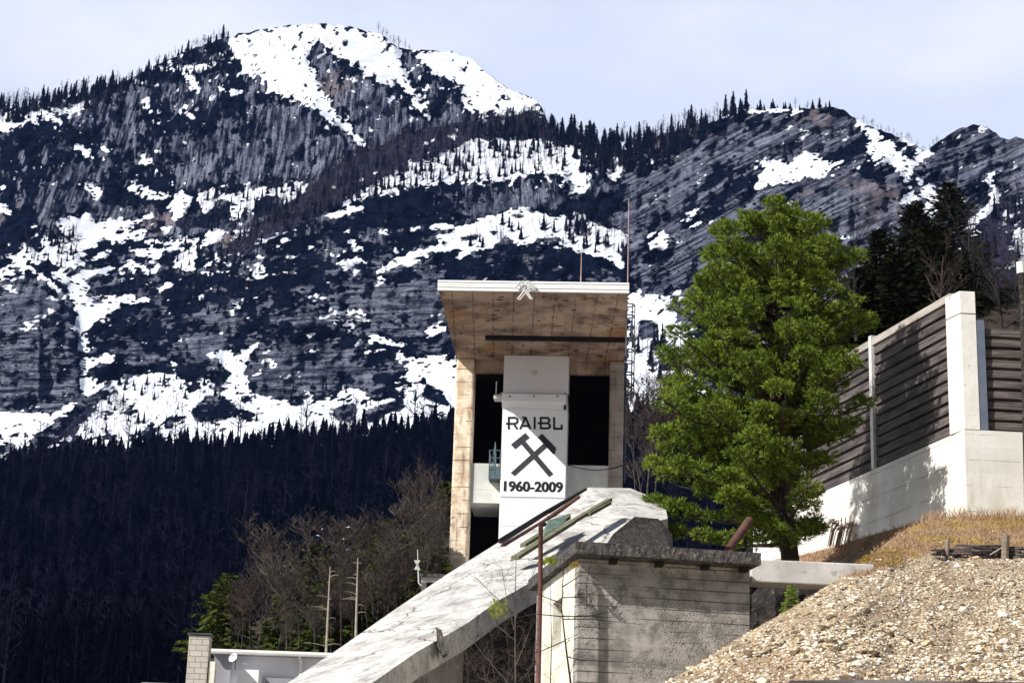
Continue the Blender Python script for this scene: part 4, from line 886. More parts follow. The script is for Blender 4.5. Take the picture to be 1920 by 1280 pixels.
# concrete beam running right from the hut
Bf = Frame(1408, 1047, 29.2, R(4))
bl_ = Bf.uw(1640, 1060)[0]; bh = Bf.uw(1408, 1090)[1]
bm = MB(); Bf.box(bm, 0, bl_, 0, .5, bh, 0); beam = tag(bm.build('concrete_beam', M_beam, bevel=.02), 'smooth pale concrete beam between the hut and the gravel slope', 'beam')
# dark bank behind and below the beam
mb = MB(); vs = []; fs = []; rr = random.Random(18); cols = 16; rows = 12
for j in range(rows):
    for i in range(cols):
        x = 1395 + 220 * i / (cols - 1); y = 1070 + 240 * j / (rows - 1); vs.append(P(x, y, 31.8 - 1.2 * j / rows + rr.uniform(-.12, .12)))
for j in range(rows - 1):
    for i in range(cols - 1): a = j * cols + i; fs.append((a + cols, a + cols + 1, a + 1, a))
tag(mb.add(vs, fs).build('earth_bank', M_rub), kind='structure')

# ------------------------------------------------------------------ gravel slope
GC = [(1150, 1345), (1225, 1290), (1300, 1250), (1390, 1192), (1480, 1142), (1560, 1092), (1622, 1050), (1660, 1018), (1700, 992), (1745, 975), (1790, 968), (1835, 966), (1920, 965), (2080, 965)]
GD = [(1150, 20), (1225, 22), (1300, 24), (1405, 27), (1560, 28.8), (1622, 31.5), (1700, 37), (1790, 39.6), (1835, 39.7), (1920, 40), (2080, 41)]
GB = 1420
def gdep(x, y):
    c = float(interp(x, GC)); d = float(interp(x, GD)); t = min(max((y - c) / (GB - c), 0), 1)
    return d + (13.2 - d) * t ** .72
def gravel_mat():
    m, g, b = newmat('limestone_gravel', .95, .1)
    o = g.obj(); v = g.node('ShaderNodeTexVoronoi'); g.L.new(o, v.inputs['Vector']); v.inputs['Scale'].default_value = 26
    v2 = g.node('ShaderNodeTexVoronoi'); g.L.new(o, v2.inputs['Vector']); v2.inputs['Scale'].default_value = 41
    wn = g.node('ShaderNodeSeparateColor'); g.L.new(v.outputs['Color'], wn.inputs[0]); wn2 = g.node('ShaderNodeSeparateColor'); g.L.new(v2.outputs['Color'], wn2.inputs[0])
    col = g.mix(g.step(wn.outputs[0], .2, .9), (.32, .24, .155), (.70, .60, .46)); col = g.mix(g.m('MULTIPLY', g.step(wn2.outputs[1], .5, .9), .6), col, (.15, .095, .05))
    big = g.noise(o, .8, 4); col = g.mix(g.m('MULTIPLY', g.step(big, .5, .66), .5), col, (.26, .18, .10))
    col = g.mix(g.step(v.outputs['Distance'], .55, .85), col, (.09, .07, .05))
    at = g.node('ShaderNodeAttribute', attribute_name='turf'); n = g.noise(o, 1.6, 5, .65)
    tf = g.step(g.m('ADD', at.outputs['Fac'], g.m('SUBTRACT', n, .5)), .4, .6)
    fine = g.noise(o, 25, 4, .7); tcol = g.mix(g.step(fine, .35, .65), (.20, .12, .07), (.44, .31, .19)); tcol = g.mix(g.m('MULTIPLY', g.step(big, .52, .6), .8), tcol, (.30, .21, .03))
    col = g.mix(tf, col, tcol)
    g.set(b.inputs['Base Color'], col); h = g.m('ADD', g.m('MULTIPLY', v.outputs['Distance'], -1.0), g.m('MULTIPLY', fine, .4))
    g.set(b.inputs['Normal'], g.bump(h, .9, .035)); return m
M_gravel = gravel_mat()
gxs = list(np.arange(1150, 2700, 7.0)); gnr = 90; rr = random.Random(4)
vs = []; att = []; nc = len(gxs)
ju = np.random.default_rng(3); jn = vnoise(gnr, nc, 7, 31) * .30 + vnoise(gnr, nc, 3.0, 33) * .20 + vnoise(gnr, nc, 1.4, 32) * .12
def turf(x, y):
    tl_ = float(interp(x, [(1150, 1300), (1400, 1170), (1560, 1082), (1640, 1075), (1700, 1050), (1745, 1035), (1920, 1040), (2080, 1040)])); return min(max((tl_ - y) / 30 + .5, 0), 1)
for x in gxs: 
    c = float(interp(x, GC)); p = P(x, c, gdep(x, c)); vs.append(p + Vector((-.3, 1.6, -2.2))); att.append(turf(x, c) - .3)
for j in range(gnr):
    for i, x in enumerate(gxs):
        c = float(interp(x, GC)); y = c + (GB - c) * (j / (gnr - 1)) ** 1.2; p = P(x, y, gdep(x, y)); e = min(j / 6, 1)
        p = p + (p - CAM).normalized() * float(jn[j, i]) * e * 1.6; vs.append(p); att.append(turf(x, y))
fs = []
for j in range(gnr):
    for i in range(nc - 1): a = j * nc + i; fs.append((a + nc, a + nc + 1, a + 1, a))
gs_o = MB().add(vs, fs).build('gravel_slope', M_gravel, smooth=True); tag(gs_o, kind='structure')
ta = gs_o.data.attributes.new('turf', 'FLOAT', 'POINT'); ta.data.foreach_set('value', np.array(att, dtype='f'))
GV = np.array(vs)[nc:].reshape(gnr, nc, 3)
def gpoint(x, y):
    c = float(interp(x, GC)); j = min(max((y - c) / (GB - c), 0), 1) ** (1 / 1.2) * (gnr - 1); i = (x - 1150) / 7.0
    i0 = min(int(i), nc - 2); j0 = min(int(j), gnr - 2); u = i - i0; v = j - j0
    return Vector((GV[j0, i0] * (1 - u) + GV[j0, i0 + 1] * u) * (1 - v) + (GV[j0 + 1, i0] * (1 - u) + GV[j0 + 1, i0 + 1] * u) * v)
def stones(name, n, sizes, mats, seed):
    r = random.Random(seed); ico = [(0, 0, 1), (.9, 0, .45), (.28, .85, .45), (-.72, .53, .45), (-.72, -.53, .45), (.28, -.85, .45), (.72, .53, -.45), (-.28, .85, -.45), (-.9, 0, -.45), (-.28, -.85, -.45), (.72, -.53, -.45), (0, 0, -1)]
    icf = [(0, 1, 2), (0, 2, 3), (0, 3, 4), (0, 4, 5), (0, 5, 1), (1, 6, 2), (2, 7, 3), (3, 8, 4), (4, 9, 5), (5, 10, 1), (6, 7, 2), (7, 8, 3), (8, 9, 4), (9, 10, 5), (10, 6, 1), (11, 7, 6), (11, 8, 7), (11, 9, 8), (11, 10, 9), (11, 6, 10)]
    V = []; Fc = []; mi = []
    while len(V) < n * 12:
        x = r.uniform(1200, 1960); y = r.uniform(966, 1330); c = float(interp(x, GC))
        if y < c + 1: continue
        t = turf(x, y)
        if t > .5 and r.random() < .93: continue
        if r.random() < .75 * float(np.clip((lat(np.array(x / 46.), np.array(y / 17.), 5) + lat(np.array(x / 19.), np.array(y / 8.), 7) * .7) * 5 + .1, 0, 1)): continue
        p = gpoint(x, y); s_ = sizes[0] + (sizes[1] - sizes[0]) * r.random() ** 3; a = r.uniform(0, 6.28); ca, sa = math.cos(a), math.sin(a); sx_, sy_, sz_ = s_ * r.uniform(.7, 1.5), s_ * r.uniform(.6, 1.1), s_ * r.uniform(.35, .75)
        o = len(V)
        for q in ico:
            k = r.uniform(.75, 1.2); X, Y_, Z = q[0] * sx_ * k, q[1] * sy_ * k, q[2] * sz_ * k
            V.append((p.x + X * ca - Y_ * sa, p.y + X * sa + Y_ * ca, p.z + Z + sz_ * .3))
        Fc += [tuple(i + o for i in f) for f in icf]; mi += [r.choice((0, 0, 0, 1, 1, 1, 2, 3, 3))] * 20
    me = bpy.data.meshes.new(name); me.from_pydata(V, [], Fc); me.update()
    for m in mats: me.materials.append(m)
    me.polygons.foreach_set('material_index', mi); ob = bpy.data.objects.new(name, me); C.objects.link(ob); return tag(ob, kind='stuff')
M_st1 = two_tone('pale_limestone', (.74, .67, .55), (.58, .51, .40), 8, .92, .3, .006)
M_st2 = two_tone('ochre_limestone', (.56, .44, .29), (.38, .29, .18), 8, .92, .3, .006)
M_st3 = two_tone('white_limestone', (.74, .72, .68), (.62, .60, .57), 8, .92, .3, .006)
M_st4 = two_tone('brown_stone', (.17, .12, .08), (.11, .08, .055), 8, .92, .3, .006)
stones('gravel', 20000, (.007, .036), [M_st1, M_st2, M_st3, M_st4], 12)
stones('rubble', 330, (.035, .085), [M_st1, M_st2, M_st3, M_st4], 44)
# dry grass, one object
def grass(name, pts, mat, h, wd, per, seed, lean=.5):
    r = random.Random(seed); V = []; Fc = []
    for p in pts:
        for _ in range(per):
            b = p + Vector((r.uniform(-.12, .12), r.uniform(-.12, .12), -.01)); a = r.uniform(0, 6.28); hh = h * r.uniform(.4, 1.2); d = Vector((math.cos(a), math.sin(a), 0))
            top = b + Vector((r.uniform(-lean, lean) * hh, r.uniform(-lean, lean) * hh, hh)); mid = b.lerp(top, .55) + Vector((0, 0, hh * .1)); o = len(V)
            V += [b - d * wd, b + d * wd, mid + d * wd * .7, mid - d * wd * .7, top]; Fc += [(o, o + 1, o + 2, o + 3), (o + 3, o + 2, o + 4)]
    me = bpy.data.meshes.new(name); me.from_pydata([tuple(v) for v in V], [], Fc); me.materials.append(mat); me.update(); ob = bpy.data.objects.new(name, me); C.objects.link(ob); return tag(ob, kind='stuff')
r = random.Random(21); gp = []
while len(gp) < 1500:
    x = r.uniform(1560, 1960); c = float(interp(x, GC)); y = r.uniform(c + 1, c + 110)
    if turf(x, y) > .45: gp.append(gpoint(x, y))
grass('dry_grass', gp, M_straw, .06, .006, 7, 2, 1.2)
gp = []
while len(gp) < 900:
    x = r.uniform(1300, 1960); y = r.uniform(float(interp(x, GC)) + 2, 1300)
    if float(lat(np.array(x / 46.), np.array(y / 17.), 5)) > .12: gp.append(gpoint(x, y))
grass('withered_weeds', gp, M_straw, .05, .004, 5, 13, 1.6)
gp = [gpoint(r.uniform(1725, 1960), r.uniform(967, 976)) for _ in range(130)]
grass('tall_dry_grass', gp, M_straw, .24, .006, 5, 3, .8)
gp = [gpoint(r.uniform(1590, 1665), r.uniform(1040, 1075)) for _ in range(240)]
gp = [p for p in gp]; grass('moss_cover', [gpoint(x, max(y, float(interp(x, GC)) + 1)) for x, y in ((r.uniform(1605, 1680), r.uniform(1035, 1062)) for _ in range(500))] , M_mossy, .03, .008, 6, 4, 1.4)
# bank strip in front of the far wall, left of the slope
def bankdep(x, y): return float(interp(x, [(1470, 48.5), (1640, 44), (1700, 41.8), (1760, 40.6)])) - (y - float(interp(x, BT))) * .07
BT = [(1440, 1050), (1490, 1043), (1560, 1026), (1640, 1001), (1700, 984), (1760, 971)]
M_turf = two_tone('brown_turf', (.15, .09, .05), (.30, .20, .12), 1.5, .95, .8, .04, c3=(.34, .25, .15), bscale=14)
sheet('grass_bank', list(range(1440, 1770, 8)), lambda x: float(interp(x, BT)), 1110, bankdep, M_turf, 12, .002, False)
grass('bank_grass', [P(x, y, bankdep(x, y)) for x, y in ((q, float(interp(q, BT)) + r.uniform(1, 26)) for q in (r.uniform(1500, 1740) for _ in range(500)))], M_straw, .10, .008, 5, 7, .9)
# hurdle fence of woven sticks
M_stake = wood('brown_grey_stake', (.17, .14, .11), (.24, .2, .16), (.1, .08, .065))
hf = thing('wattle_fence', gpoint(1830, 1045), 'low broken fence of dark woven sticks on the gravel slope', 'fence')
mb = MB(); r = random.Random(2)
for k in range(26):
    x0 = r.uniform(1744, 1860); x1 = x0 + r.uniform(60, 110); y0 = 1022 + 22 * r.random(); pts = []
    for i in range(5):
        x = x0 + (x1 - x0) * i / 4; gpnt = gpoint(x, 1046); q = P(x, y0 + r.uniform(-1.5, 1.5) + (x - 1744) * .012, gpnt.y + r.uniform(-.06, .06)); pts.append(q)
    mb.tube(pts, r.uniform(.010, .022), 5)
mb.build('woven_sticks', M_wood, hf)
for x, yt, rad in ((1776, 1010, .035), (1885, 1004, .065)):
    b_ = gpoint(x, 1048); MB().tube([P(x - 1, 1050, b_.y - .08), P(x + 1, yt, b_.y - .08)], rad, 8).build('stake', M_stake, hf)
MB().tube([P(1856, 1040, gpoint(1856, 1046).y - .1), P(1880, 1025, gpoint(1880, 1046).y - .1)], .012, 5).build('brace', M_woodp, hf)
tag(MB().tube([P(1480, 1282, 15.5), P(1600, 1281, 15.6), P(1960, 1286, 15.4)], [.03, .035, .03], 8).build('log', M_wood), 'dark weathered log lying across the bottom edge of the gravel', 'log')

# ------------------------------------------------------------------ retaining walls with boarded panels
AW = math.atan2(.963, -.27)                       # direction of the side wall going away
Wl = Frame(1808, 803, 40, AW)                     # u runs away from the camera
# u axis = along wall away; v axis = to the left of travel direction = towards -x (front face looks to the left: smaller x) 
LW = 11.5
wb = -3.2
def wpt(px, py): d = ray(px, py); n = Wl.V; t = (Wl.o - CAM).dot(n) / d.dot(n); q = CAM + d * t - Wl.o; return q.dot(Wl.U), q.z
ptop = wpt(1790, 560)[1]; pbot = -.02
side = thing('retaining_wall', Wl.pt(2, -.2, wb), 'white concrete retaining wall with dark boards running back behind the pine', 'wall')
mb = MB(); Wl.box(mb, .02, LW, -.5, 0, wb, pbot); mb.build('concrete_base', M_wallc, side)
upn = [wpt(1790, 700)[0], wpt(1636, 700)[0]]; pl_len = upn[1] - upn[0]
k = 0; u_ = upn[0]
while u_ < LW - .5:
    e = min(u_ + pl_len, LW); nb = 12; hh = (ptop - pbot) / nb
    mb = MB(); rr = random.Random(40 + k)
    for i in range(nb):
        z = pbot + i * hh; lean = .05
        mb.hexa([Wl.pt(u_ + .06, -.14, z + .012), Wl.pt(e - .02, -.14, z + .012), Wl.pt(e - .02, -.035 + .03, z + .03), Wl.pt(u_ + .06, -.035 + .03, z + .03), Wl.pt(u_ + .06, -.14, z + hh), Wl.pt(e - .02, -.14, z + hh), Wl.pt(e - .02, -.02, z + hh - .035), Wl.pt(u_ + .06, -.02, z + hh - .035)])
    mb.build('board_panel', M_wood, side)
    mb = MB(); Wl.box(mb, u_ + .04, e - .01, -.2, -.143, pbot + .01, ptop - .03); mb.build('panel_backing', M_black, side)
    mb = MB(); Wl.box(mb, u_ + .03, e, -.16, .03, ptop + .004, ptop + .17); mb.build('top_board', M_woodp, side)
    if k > 0: mb = MB(); Wl.box(mb, u_ - .12, u_ + .02, -.22, .06, pbot + .002, ptop + .25); mb.build('steel_post', M_pale_metal, side)
    u_ = e + .04; k += 1
# front wall
Wf = Frame(1808, 803, 40, R(4))
_, wbf = 0, -3.2
fw = Wf.uw(1838, 803)[0]; pt_ = Wf.uw(1790, 545)[1]; fl = Wf.uw(1785, 700)[0]
front_w = thing('retaining_wall', Wf.pt(3, .2, wbf), 'pale stained concrete retaining wall with black boards facing the camera at the right edge', 'wall')
mb = MB(); Wf.box(mb, 0.0, 14, 0, .5, wbf, 0 - .02); mb.build('concrete_base', M_wallc, front_w)
pf = Wf.uw(1846, 610)[1]; x0 = Wf.uw(1850, 700)[0]
mb = MB(); nb = 10; hh = (pf + .0) / nb
for i in range(nb):
    z = .0 + i * hh; mb.hexa([Wf.pt(x0, .10, z + .04), Wf.pt(13.9, .10, z + .04), Wf.pt(13.9, .22, z + .012), Wf.pt(x0, .22, z + .012), Wf.pt(x0, .12, z + hh - .03), Wf.pt(13.9, .12, z + hh - .03), Wf.pt(13.9, .22, z + hh), Wf.pt(x0, .22, z + hh)])
mb.build('board_panel', M_wood2, front_w)
mb = MB(); Wf.box(mb, x0, 13.9, .224, .3, 0, pf); mb.build('panel_backing', M_black, front_w)
mb = MB(); Wf.box(mb, fw + .01, x0 - .01, .0, .34, 0 - .01, pf + .12); mb.build('steel_channel', M_bluesteel, front_w)
# corner post: light left face, grey front face
pw = Wf.uw(1788, 700)[0]
cp = thing('wall_post', Wf.pt(0, 0, 0), 'tall square pale concrete corner post rising between the two boarded walls', 'post')
mb = MB(); s_ = Wl.U
top = pt_; ba = -.02
fr_ = [Wf.pt(0, -.012, ba), Wf.pt(fw, -.012, ba), Wf.pt(fw, .40, ba)]; 
bx = [Wf.pt(0.0, -.012, 0), Wf.pt(fw, -.012, 0), Wf.pt(fw - .12, .55, 0), Wf.pt(-.155, .55, 0)]
mb.hexa([p + Vector((0, 0, ba)) for p in bx] + [p + Vector((0, 0, top)) for p in bx]); mb.build('shaft', M_post, cp, bevel=.012)
mb = MB(); bx2 = [Wf.pt(-.004, -.018, 0), Wf.pt(fw + .004, -.018, 0), Wf.pt(fw - .118, .554, 0), Wf.pt(-.161, .554, 0)]
mb.hexa([p + Vector((0, 0, top - .52)) for p in bx2] + [p + Vector((0, 0, top - .505)) for p in bx2]); mb.build('joint', M_black, cp)
# pale log post at the right frame edge
wp = thing('timber_post', P(1925, 620, 36), 'dark timber post with a pale cut top at the right edge above the boards', 'post')
MB().tube([P(1930, 960, 37), P(1920, 575, 37), P(1915, 512, 37)], [.10, .085, .075], 8).build('shaft', M_rub, wp); MB().tube([P(1915, 513, 37), P(1914, 492, 37)], .092, 8).build('cut_top', M_post, wp)

# ------------------------------------------------------------------ slopes behind the wall and left of the tower
M_brown = two_tone('brown_hillside', (.035, .026, .020), (.016, .013, .012), .5, .95, .8, .1, c3=(.08, .055, .04), bscale=3)
BK = [(1480, 760), (1560, 700), (1640, 640), (1700, 590), (1780, 562), (1840, 556), (1900, 548), (1960, 540), (2150, 520)]
sheet('slope_behind_wall', list(range(1480, 2150, 12)), lambda x: float(interp(x, BK)), 830, lambda x, y: 54 + 26 * min(max((830 - y) / 280, 0), 1), M_brown, 16, .006)
LK = [(250, 1290), (340, 1235), (400, 1200), (480, 1165), (560, 1120), (640, 1075), (720, 1030), (800, 990), (860, 965), (960, 950)]
def ldep(x, y): c = float(interp(x, LK)); return 150 - 60 * min(max((y - c) / (1340 - c + 1), 0), 1)
sheet('bushy_slope', list(range(384, 900, 12)), lambda x: float(interp(x, LK)), 1340, ldep, M_brown, 16, .006)

# ------------------------------------------------------------------ tree builders
def needle_tuft(V, Fc, c, d, rad, n, r, wd):
    d = d.normalized(); a = d.cross(Vector((0, 0, 1)) if abs(d.z) < .9 else Vector((1, 0, 0))).normalized(); b = d.cross(a)
    for k in range(n):
        q = r.uniform(0, 6.28); sp = r.uniform(.25, 1.25); e = (d + (a * math.cos(q) + b * math.sin(q)) * sp).normalized() * rad * r.uniform(.7, 1.2)
        s_ = e.cross(Vector((r.uniform(-1, 1), r.uniform(-1, 1), r.uniform(-1, 1)))).normalized() * wd
        o = len(V); st = c - d * rad * .3 * r.random(); V.extend((st - s_ * .6, st + s_ * .6, st + e + s_ * .5, st + e * 1.1 - s_ * .5)); Fc.append((o, o + 1, o + 2, o + 3))
def mesh_obj(name, V, Fc, mat, parent, off):
    me = bpy.data.meshes.new(name); me.from_pydata((np.array([tuple(v) for v in V]) - np.array(off)).tolist(), [], Fc); me.materials.append(mat); me.update()
    o = bpy.data.objects.new(name, me); C.objects.link(o); o.parent = parent; return o
# the big pine
def big_pine():
    r = random.Random(77); Y0 = 41.0
    tr = [(1482, 1052), (1470, 940), (1455, 820), (1452, 700), (1456, 580), (1466, 460), (1470, 392)]
    base = P(1482, 1052, Y0); t = thing('pine_tree', base, 'large bright green pine standing between the hut and the white retaining wall', 'pine tree')
    TP = [P(x, y, Y0) for x, y in tr]
    for p in TP: p.y = base.y + (p.z - base.z) * 0.02
    TP = [P(x, y, base.y + .0) for x, y in tr]
    MB().tube(TP, [.20, .17, .145, .115, .085, .05, .015], 12).build('trunk', M_bark, t, True)
    EX = [(368, 6, 8), (400, 22, 24), (430, 50, 50), (470, 112, 90), (500, 155, 135), (560, 180, 170), (620, 200, 192), (680, 244, 202), (740, 260, 196), (820, 272, 196), (880, 292, 175), (930, 290, 100), (970, 280, 130), (1010, 250, 50), (1040, 150, 20)]
    ey = [e[0] for e in EX]; pm = px_size(base)
    V, Fc = [], []; limbs = MB(); nbr = 285
    for i in range(nbr):
        y = 404 + (1030 - 404) * ((i + r.random()) / nbr) ** .92
        x = float(np.interp(y, [q[1] for q in tr[::-1]], [q[0] for q in tr[::-1]])); p0 = P(x, y, base.y)
        az = i * 2.399963 + r.uniform(-.5, .5); c, s_ = math.cos(az), math.sin(az)
        eL, eR = np.interp(y, ey, [e[1] for e in EX]), np.interp(y, ey, [e[2] for e in EX])
        ext = (eR if c > 0 else eL); mean = (eL + eR) / 2; L = (ext * abs(c) + mean * abs(s_) * .85) / (abs(c) + abs(s_)) * pm * r.choice((1, 1, .93, .85, .7)) * r.uniform(.88, 1.06)
        if y > 900 and c > .15 and r.random() < .5: continue
        if 780 < y < 1000 and s_ < -.1 and c > -.1 and r.random() < .55: continue
        if 760 < y < 900 and c > .3 and r.random() < .2: continue
        rise = np.interp(y, [370, 600, 900, 1040], [.55, .26, .04, -.12]) + r.uniform(-.12, .16)
        L *= .74 + .30 * (.5 + .5 * math.sin(y / 10.5 + 2.2 * math.sin(az) + 1.3 * math.cos(2 * az)))
        if math.sin(y / 10.5 + 2.2 * math.sin(az) + 1.3 * math.cos(2 * az)) < -.75 and r.random() < .6: continue
        d = Vector((c, s_, rise)); pts = [p0]; nseg = 6
        for k in range(1, nseg + 1):
            f = k / nseg; pts.append(p0 + Vector((c, s_, 0)) * L * f + Vector((0, 0, L * (rise * f + .22 * (f ** 2) - .06 * f))) + Vector((r.uniform(-1, 1), r.uniform(-1, 1), r.uniform(-1, 1))) * .04)
        limbs.tube(pts, [max(.012, .035 * (1 - k / nseg) + .008) * min(1.3, L / 2 + .3) for k in range(nseg + 1)], 5, False)
        fw = Vector((c, s_, 0)); sdv = fw.cross(Vector((0, 0, 1)))
        for q in range(2 + int(L * 1.9)):
            f = 1.0 if q == 0 else 1 - .62 * r.random() ** 1.2; k = min(int(f * nseg), nseg - 1); pb = pts[k].lerp(pts[k + 1], min(f * nseg - k, 1))
            cr_ = r.uniform(.15, .31) * (.7 + .3 * min(L, 1.6)); cc0 = pb + sdv * r.uniform(-.5, .5) * (1.25 - f) * L * .55 + Vector((0, 0, r.uniform(.0, .14))) - fw * cr_ * .5
            limbs.tube([pb - fw * cr_ * .8, cc0], [.010, .006], 3, False)
            nt_ = int(34 * (cr_ / .26) ** 1.6)
            for z in range(nt_):
                v = Vector((r.gauss(0, 1), r.gauss(0, 1), r.gauss(.25, .9))).normalized(); cc = cc0 + Vector((v.x * cr_, v.y * cr_, v.z * cr_ * .5)) * r.uniform(.55, 1.0)
                needle_tuft(V, Fc, cc, v + fw * .5 + Vector((0, 0, .45)), .098, 8, r, .011)
                if z % 5 == 0: limbs.tube([cc0, cc], [.006, .003], 3, False)
    limbs.build('limbs', M_bark, t); mesh_obj('crown', V, Fc, M_pine, t, base)
    return t
big_pine()
def spruce(base, h, rad, mat, label, cat, group, seed, dens=1.0, blade=.12, barkm=None, topbias=1.0):
    r = random.Random(seed); t = thing(cat.replace(' ', '_'), base, label, cat, group); V, Fc = [], []; limbs = MB()
    limbs.tube([base, base + Vector((0, 0, h * .6)), base + Vector((0, 0, h))], [h * .018, h * .010, h * .002], 6)
    n = int(110 * dens)
    for i in range(n):
        f = ((i + r.random()) / n); z = h * (.06 + .93 * f); L = rad * (1 - f) ** .75 * r.uniform(.55, 1.12) + .04 * rad; az = i * 2.4 + r.uniform(-.3, .3)
        dr = np.interp(f, [0, .5, 1], [-.28, -.1, .6]) ; d = Vector((math.cos(az), math.sin(az), dr)); p0 = base + Vector((0, 0, z))
        limbs.tube([p0, p0 + d * L], [h * .003, h * .001], 3, False)
        m = int(6 + 13 * L / rad)
        for k in range(m):
            g_ = .15 + .85 * (k + r.random()) / m; c = p0 + d * L * g_ + Vector((0, 0, .05 * L * g_ * g_)); side = d.cross(Vector((0, 0, 1))).normalized() * r.choice((-1, 1)); w_ = L * .30 * (1.15 - g_)
            e = (side * r.uniform(.4, 1) + d * r.uniform(.4, 1) + Vector((0, 0, r.uniform(-.5, .15)))).normalized() * (w_ + blade * 2)
            s_ = Vector((r.uniform(-1, 1), r.uniform(-1, 1), r.uniform(-1, 1))).normalized() * blade * .55; o = len(V)
            V.extend((c - s_, c + s_, c + e * .6 + s_ * .9, c + e)); Fc.append((o, o + 1, o + 2, o + 3))
    limbs.build('trunk', barkm or M_bark, t); mesh_obj('crown', V, Fc, mat, t, base); return t
def bare_tree(base, h, mat, label, cat, group, seed, spread=.55, depth=4, rad=None, nchild=5, lean=0, upright=.6, split=True, minr=.0):
    r = random.Random(seed); t = thing(cat.replace(' ', '_'), base, label, cat, group); tr = MB(); tw = MB()
    def grow(mb, p, d, L, rd, lv):
        pts = [p]; n = 4 if lv < 2 else 3; q = p; dd = d.copy()
        for k in range(n):
            dd = (dd + Vector((r.uniform(-1, 1), r.uniform(-1, 1), r.uniform(-.5, 1))) * .13).normalized(); q = q + dd * L / n; pts.append(q)
        mb.tube(pts, [max(rd * (1 - .75 * k / n), minr) for k in range(n + 1)], 6 if lv == 0 else 3, False)
        if lv >= depth: return
        nc_ = nchild + (5 if lv == 0 else 0)
        for k in range(nc_):
            f = r.uniform(.25 if lv == 0 else .2, 1); i = min(int(f * n), n - 1); pp = pts[i].lerp(pts[i + 1], f * n - i); a = r.uniform(0, 6.28)
            sd = Vector((math.cos(a), math.sin(a), 0)) * spread + dd * upright + Vector((0, 0, .25)); grow(tw, pp, sd.normalized(), L * r.uniform(.32, .6) * (1.15 - .4 * f), rd * .42 * (1.1 - .4 * f), lv + 1)
    grow(tr, base, Vector((lean, 0, 1)).normalized(), h, rad or h * .014, 0)
    tr.build('trunk', mat, t, True); tw.build('branches', mat, t); return t

# dark conifers on the right behind the wall
for px, pt2, by, Y, rd, sd, lab in ((1792, 345, 640, 78, 3.4, 1, 'tallest dark conifer behind the boarded wall, nearest the corner post'), (1722, 382, 640, 76, 3.0, 2, 'dark conifer behind the boards, between the tallest one and the slim one'), (1655, 432, 640, 72, 2.0, 3, 'slim dark conifer just right of the bright pine'), (1752, 425, 620, 70, 3.0, 4, 'bushy dark conifer in front of the two tallest conifers behind the wall'), (1690, 480, 640, 68, 2.6, 5, 'low dark conifer between slim conifer and the bushy one'), (1618, 505, 640, 66, 1.6, 6, 'dark conifer half hidden behind the right side of the bright pine'), (1838, 455, 640, 80, 1.5, 7, 'thin dark conifer directly behind the corner post')):
    b_ = P(px, by + 60, Y); tp = P(px, pt2, Y); spruce(b_, tp.z - b_.z, rd, M_spruce, lab, 'conifer', 'dark conifers behind the boarded wall', sd, 2.2, .11)
for px, pt2, Y, sd, m_, lab in ((1832, 395, 70, 11, M_twigd, 'tall grey leafless tree rising behind the corner post'), (1880, 470, 74, 12, M_twigd, 'dark leafless tree right of the corner post'), (1606, 445, 62, 13, M_twigd, 'slender leafless tree between the bright pine and slim conifer'), (1770, 470, 66, 14, M_twigr, 'reddish leafless tree among the dark conifers'), (1915, 500, 72, 15, M_twigd, 'leafless tree at the right edge beyond the boards')):
    b_ = P(px, 640, Y); bare_tree(b_, (P(px, pt2, Y).z - b_.z) * .95, m_, lab, 'leafless tree', None, sd, .6, 3, .07, 6)
rr = random.Random(9); gp = [P(x, float(interp(x, BK)) + rr.uniform(2, 45), 54 + 26 * (830 - float(interp(x, BK))) / 280 - 2) for x in (rr.uniform(1825, 1960) for _ in range(330))]
grass('brown_reeds', gp, M_twigr, .9, .012, 7, 5, .3)
# shrubs and trees on the bushy slope, left of the tower
green = [(420, 1078, 1230, 3.3, 'green leafy evergreen, leftmost on the bushy slope, above the block chimney'), (690, 985, 1110, 2.2, 'green evergreen beside the snow scraps on the dark hill'), (725, 975, 1120, 2.4, 'olive evergreen on the slope left of the tower, beside the snow'), (585, 1020, 1200, 3.0, 'dark evergreen behind the left pale dead trunk'), (650, 1060, 1210, 2.8, 'bushy olive evergreen between the two pale dead trunks'), (765, 1035, 1150, 2.6, 'low olive evergreen below the tower on the slope'), (705, 1075, 1180, 2.5, 'olive evergreen right of the right pale dead trunk'), (832, 905, 1000, 1.5, 'narrow evergreen touching the left edge of the tower'), (745, 1000, 1140, 2.6, 'broad olive evergreen midway between the snow scraps and the tower'), (800, 985, 1110, 2.2, 'olive evergreen behind the ornamental mast'), (535, 1100, 1235, 2.2, 'low dark evergreen above the middle of the white gutter'), (610, 1090, 1230, 2.3, 'low evergreen in front of the left pale dead trunk')]
for i, (px, ty, by, rd, lab) in enumerate(green):
    Y = ldep(px, by) - 6; b_ = P(px, by, Y); h = P(px, ty, Y).z - b_.z
    spruce(b_, h, rd, M_bushg, lab, 'evergreen', 'evergreens on the bushy slope', 60 + i, 1.1, .20)
protos = [bare_tree(P(500, 1250, 88), 6.5, M_twig if i % 2 else M_twigr, 'tmp', 'leafless tree', None, 100 + i, .62, 3, .06, 7, 0, .55, minr=.012) for i in range(5)]
rr = random.Random(31); first = {i: True for i in range(5)}
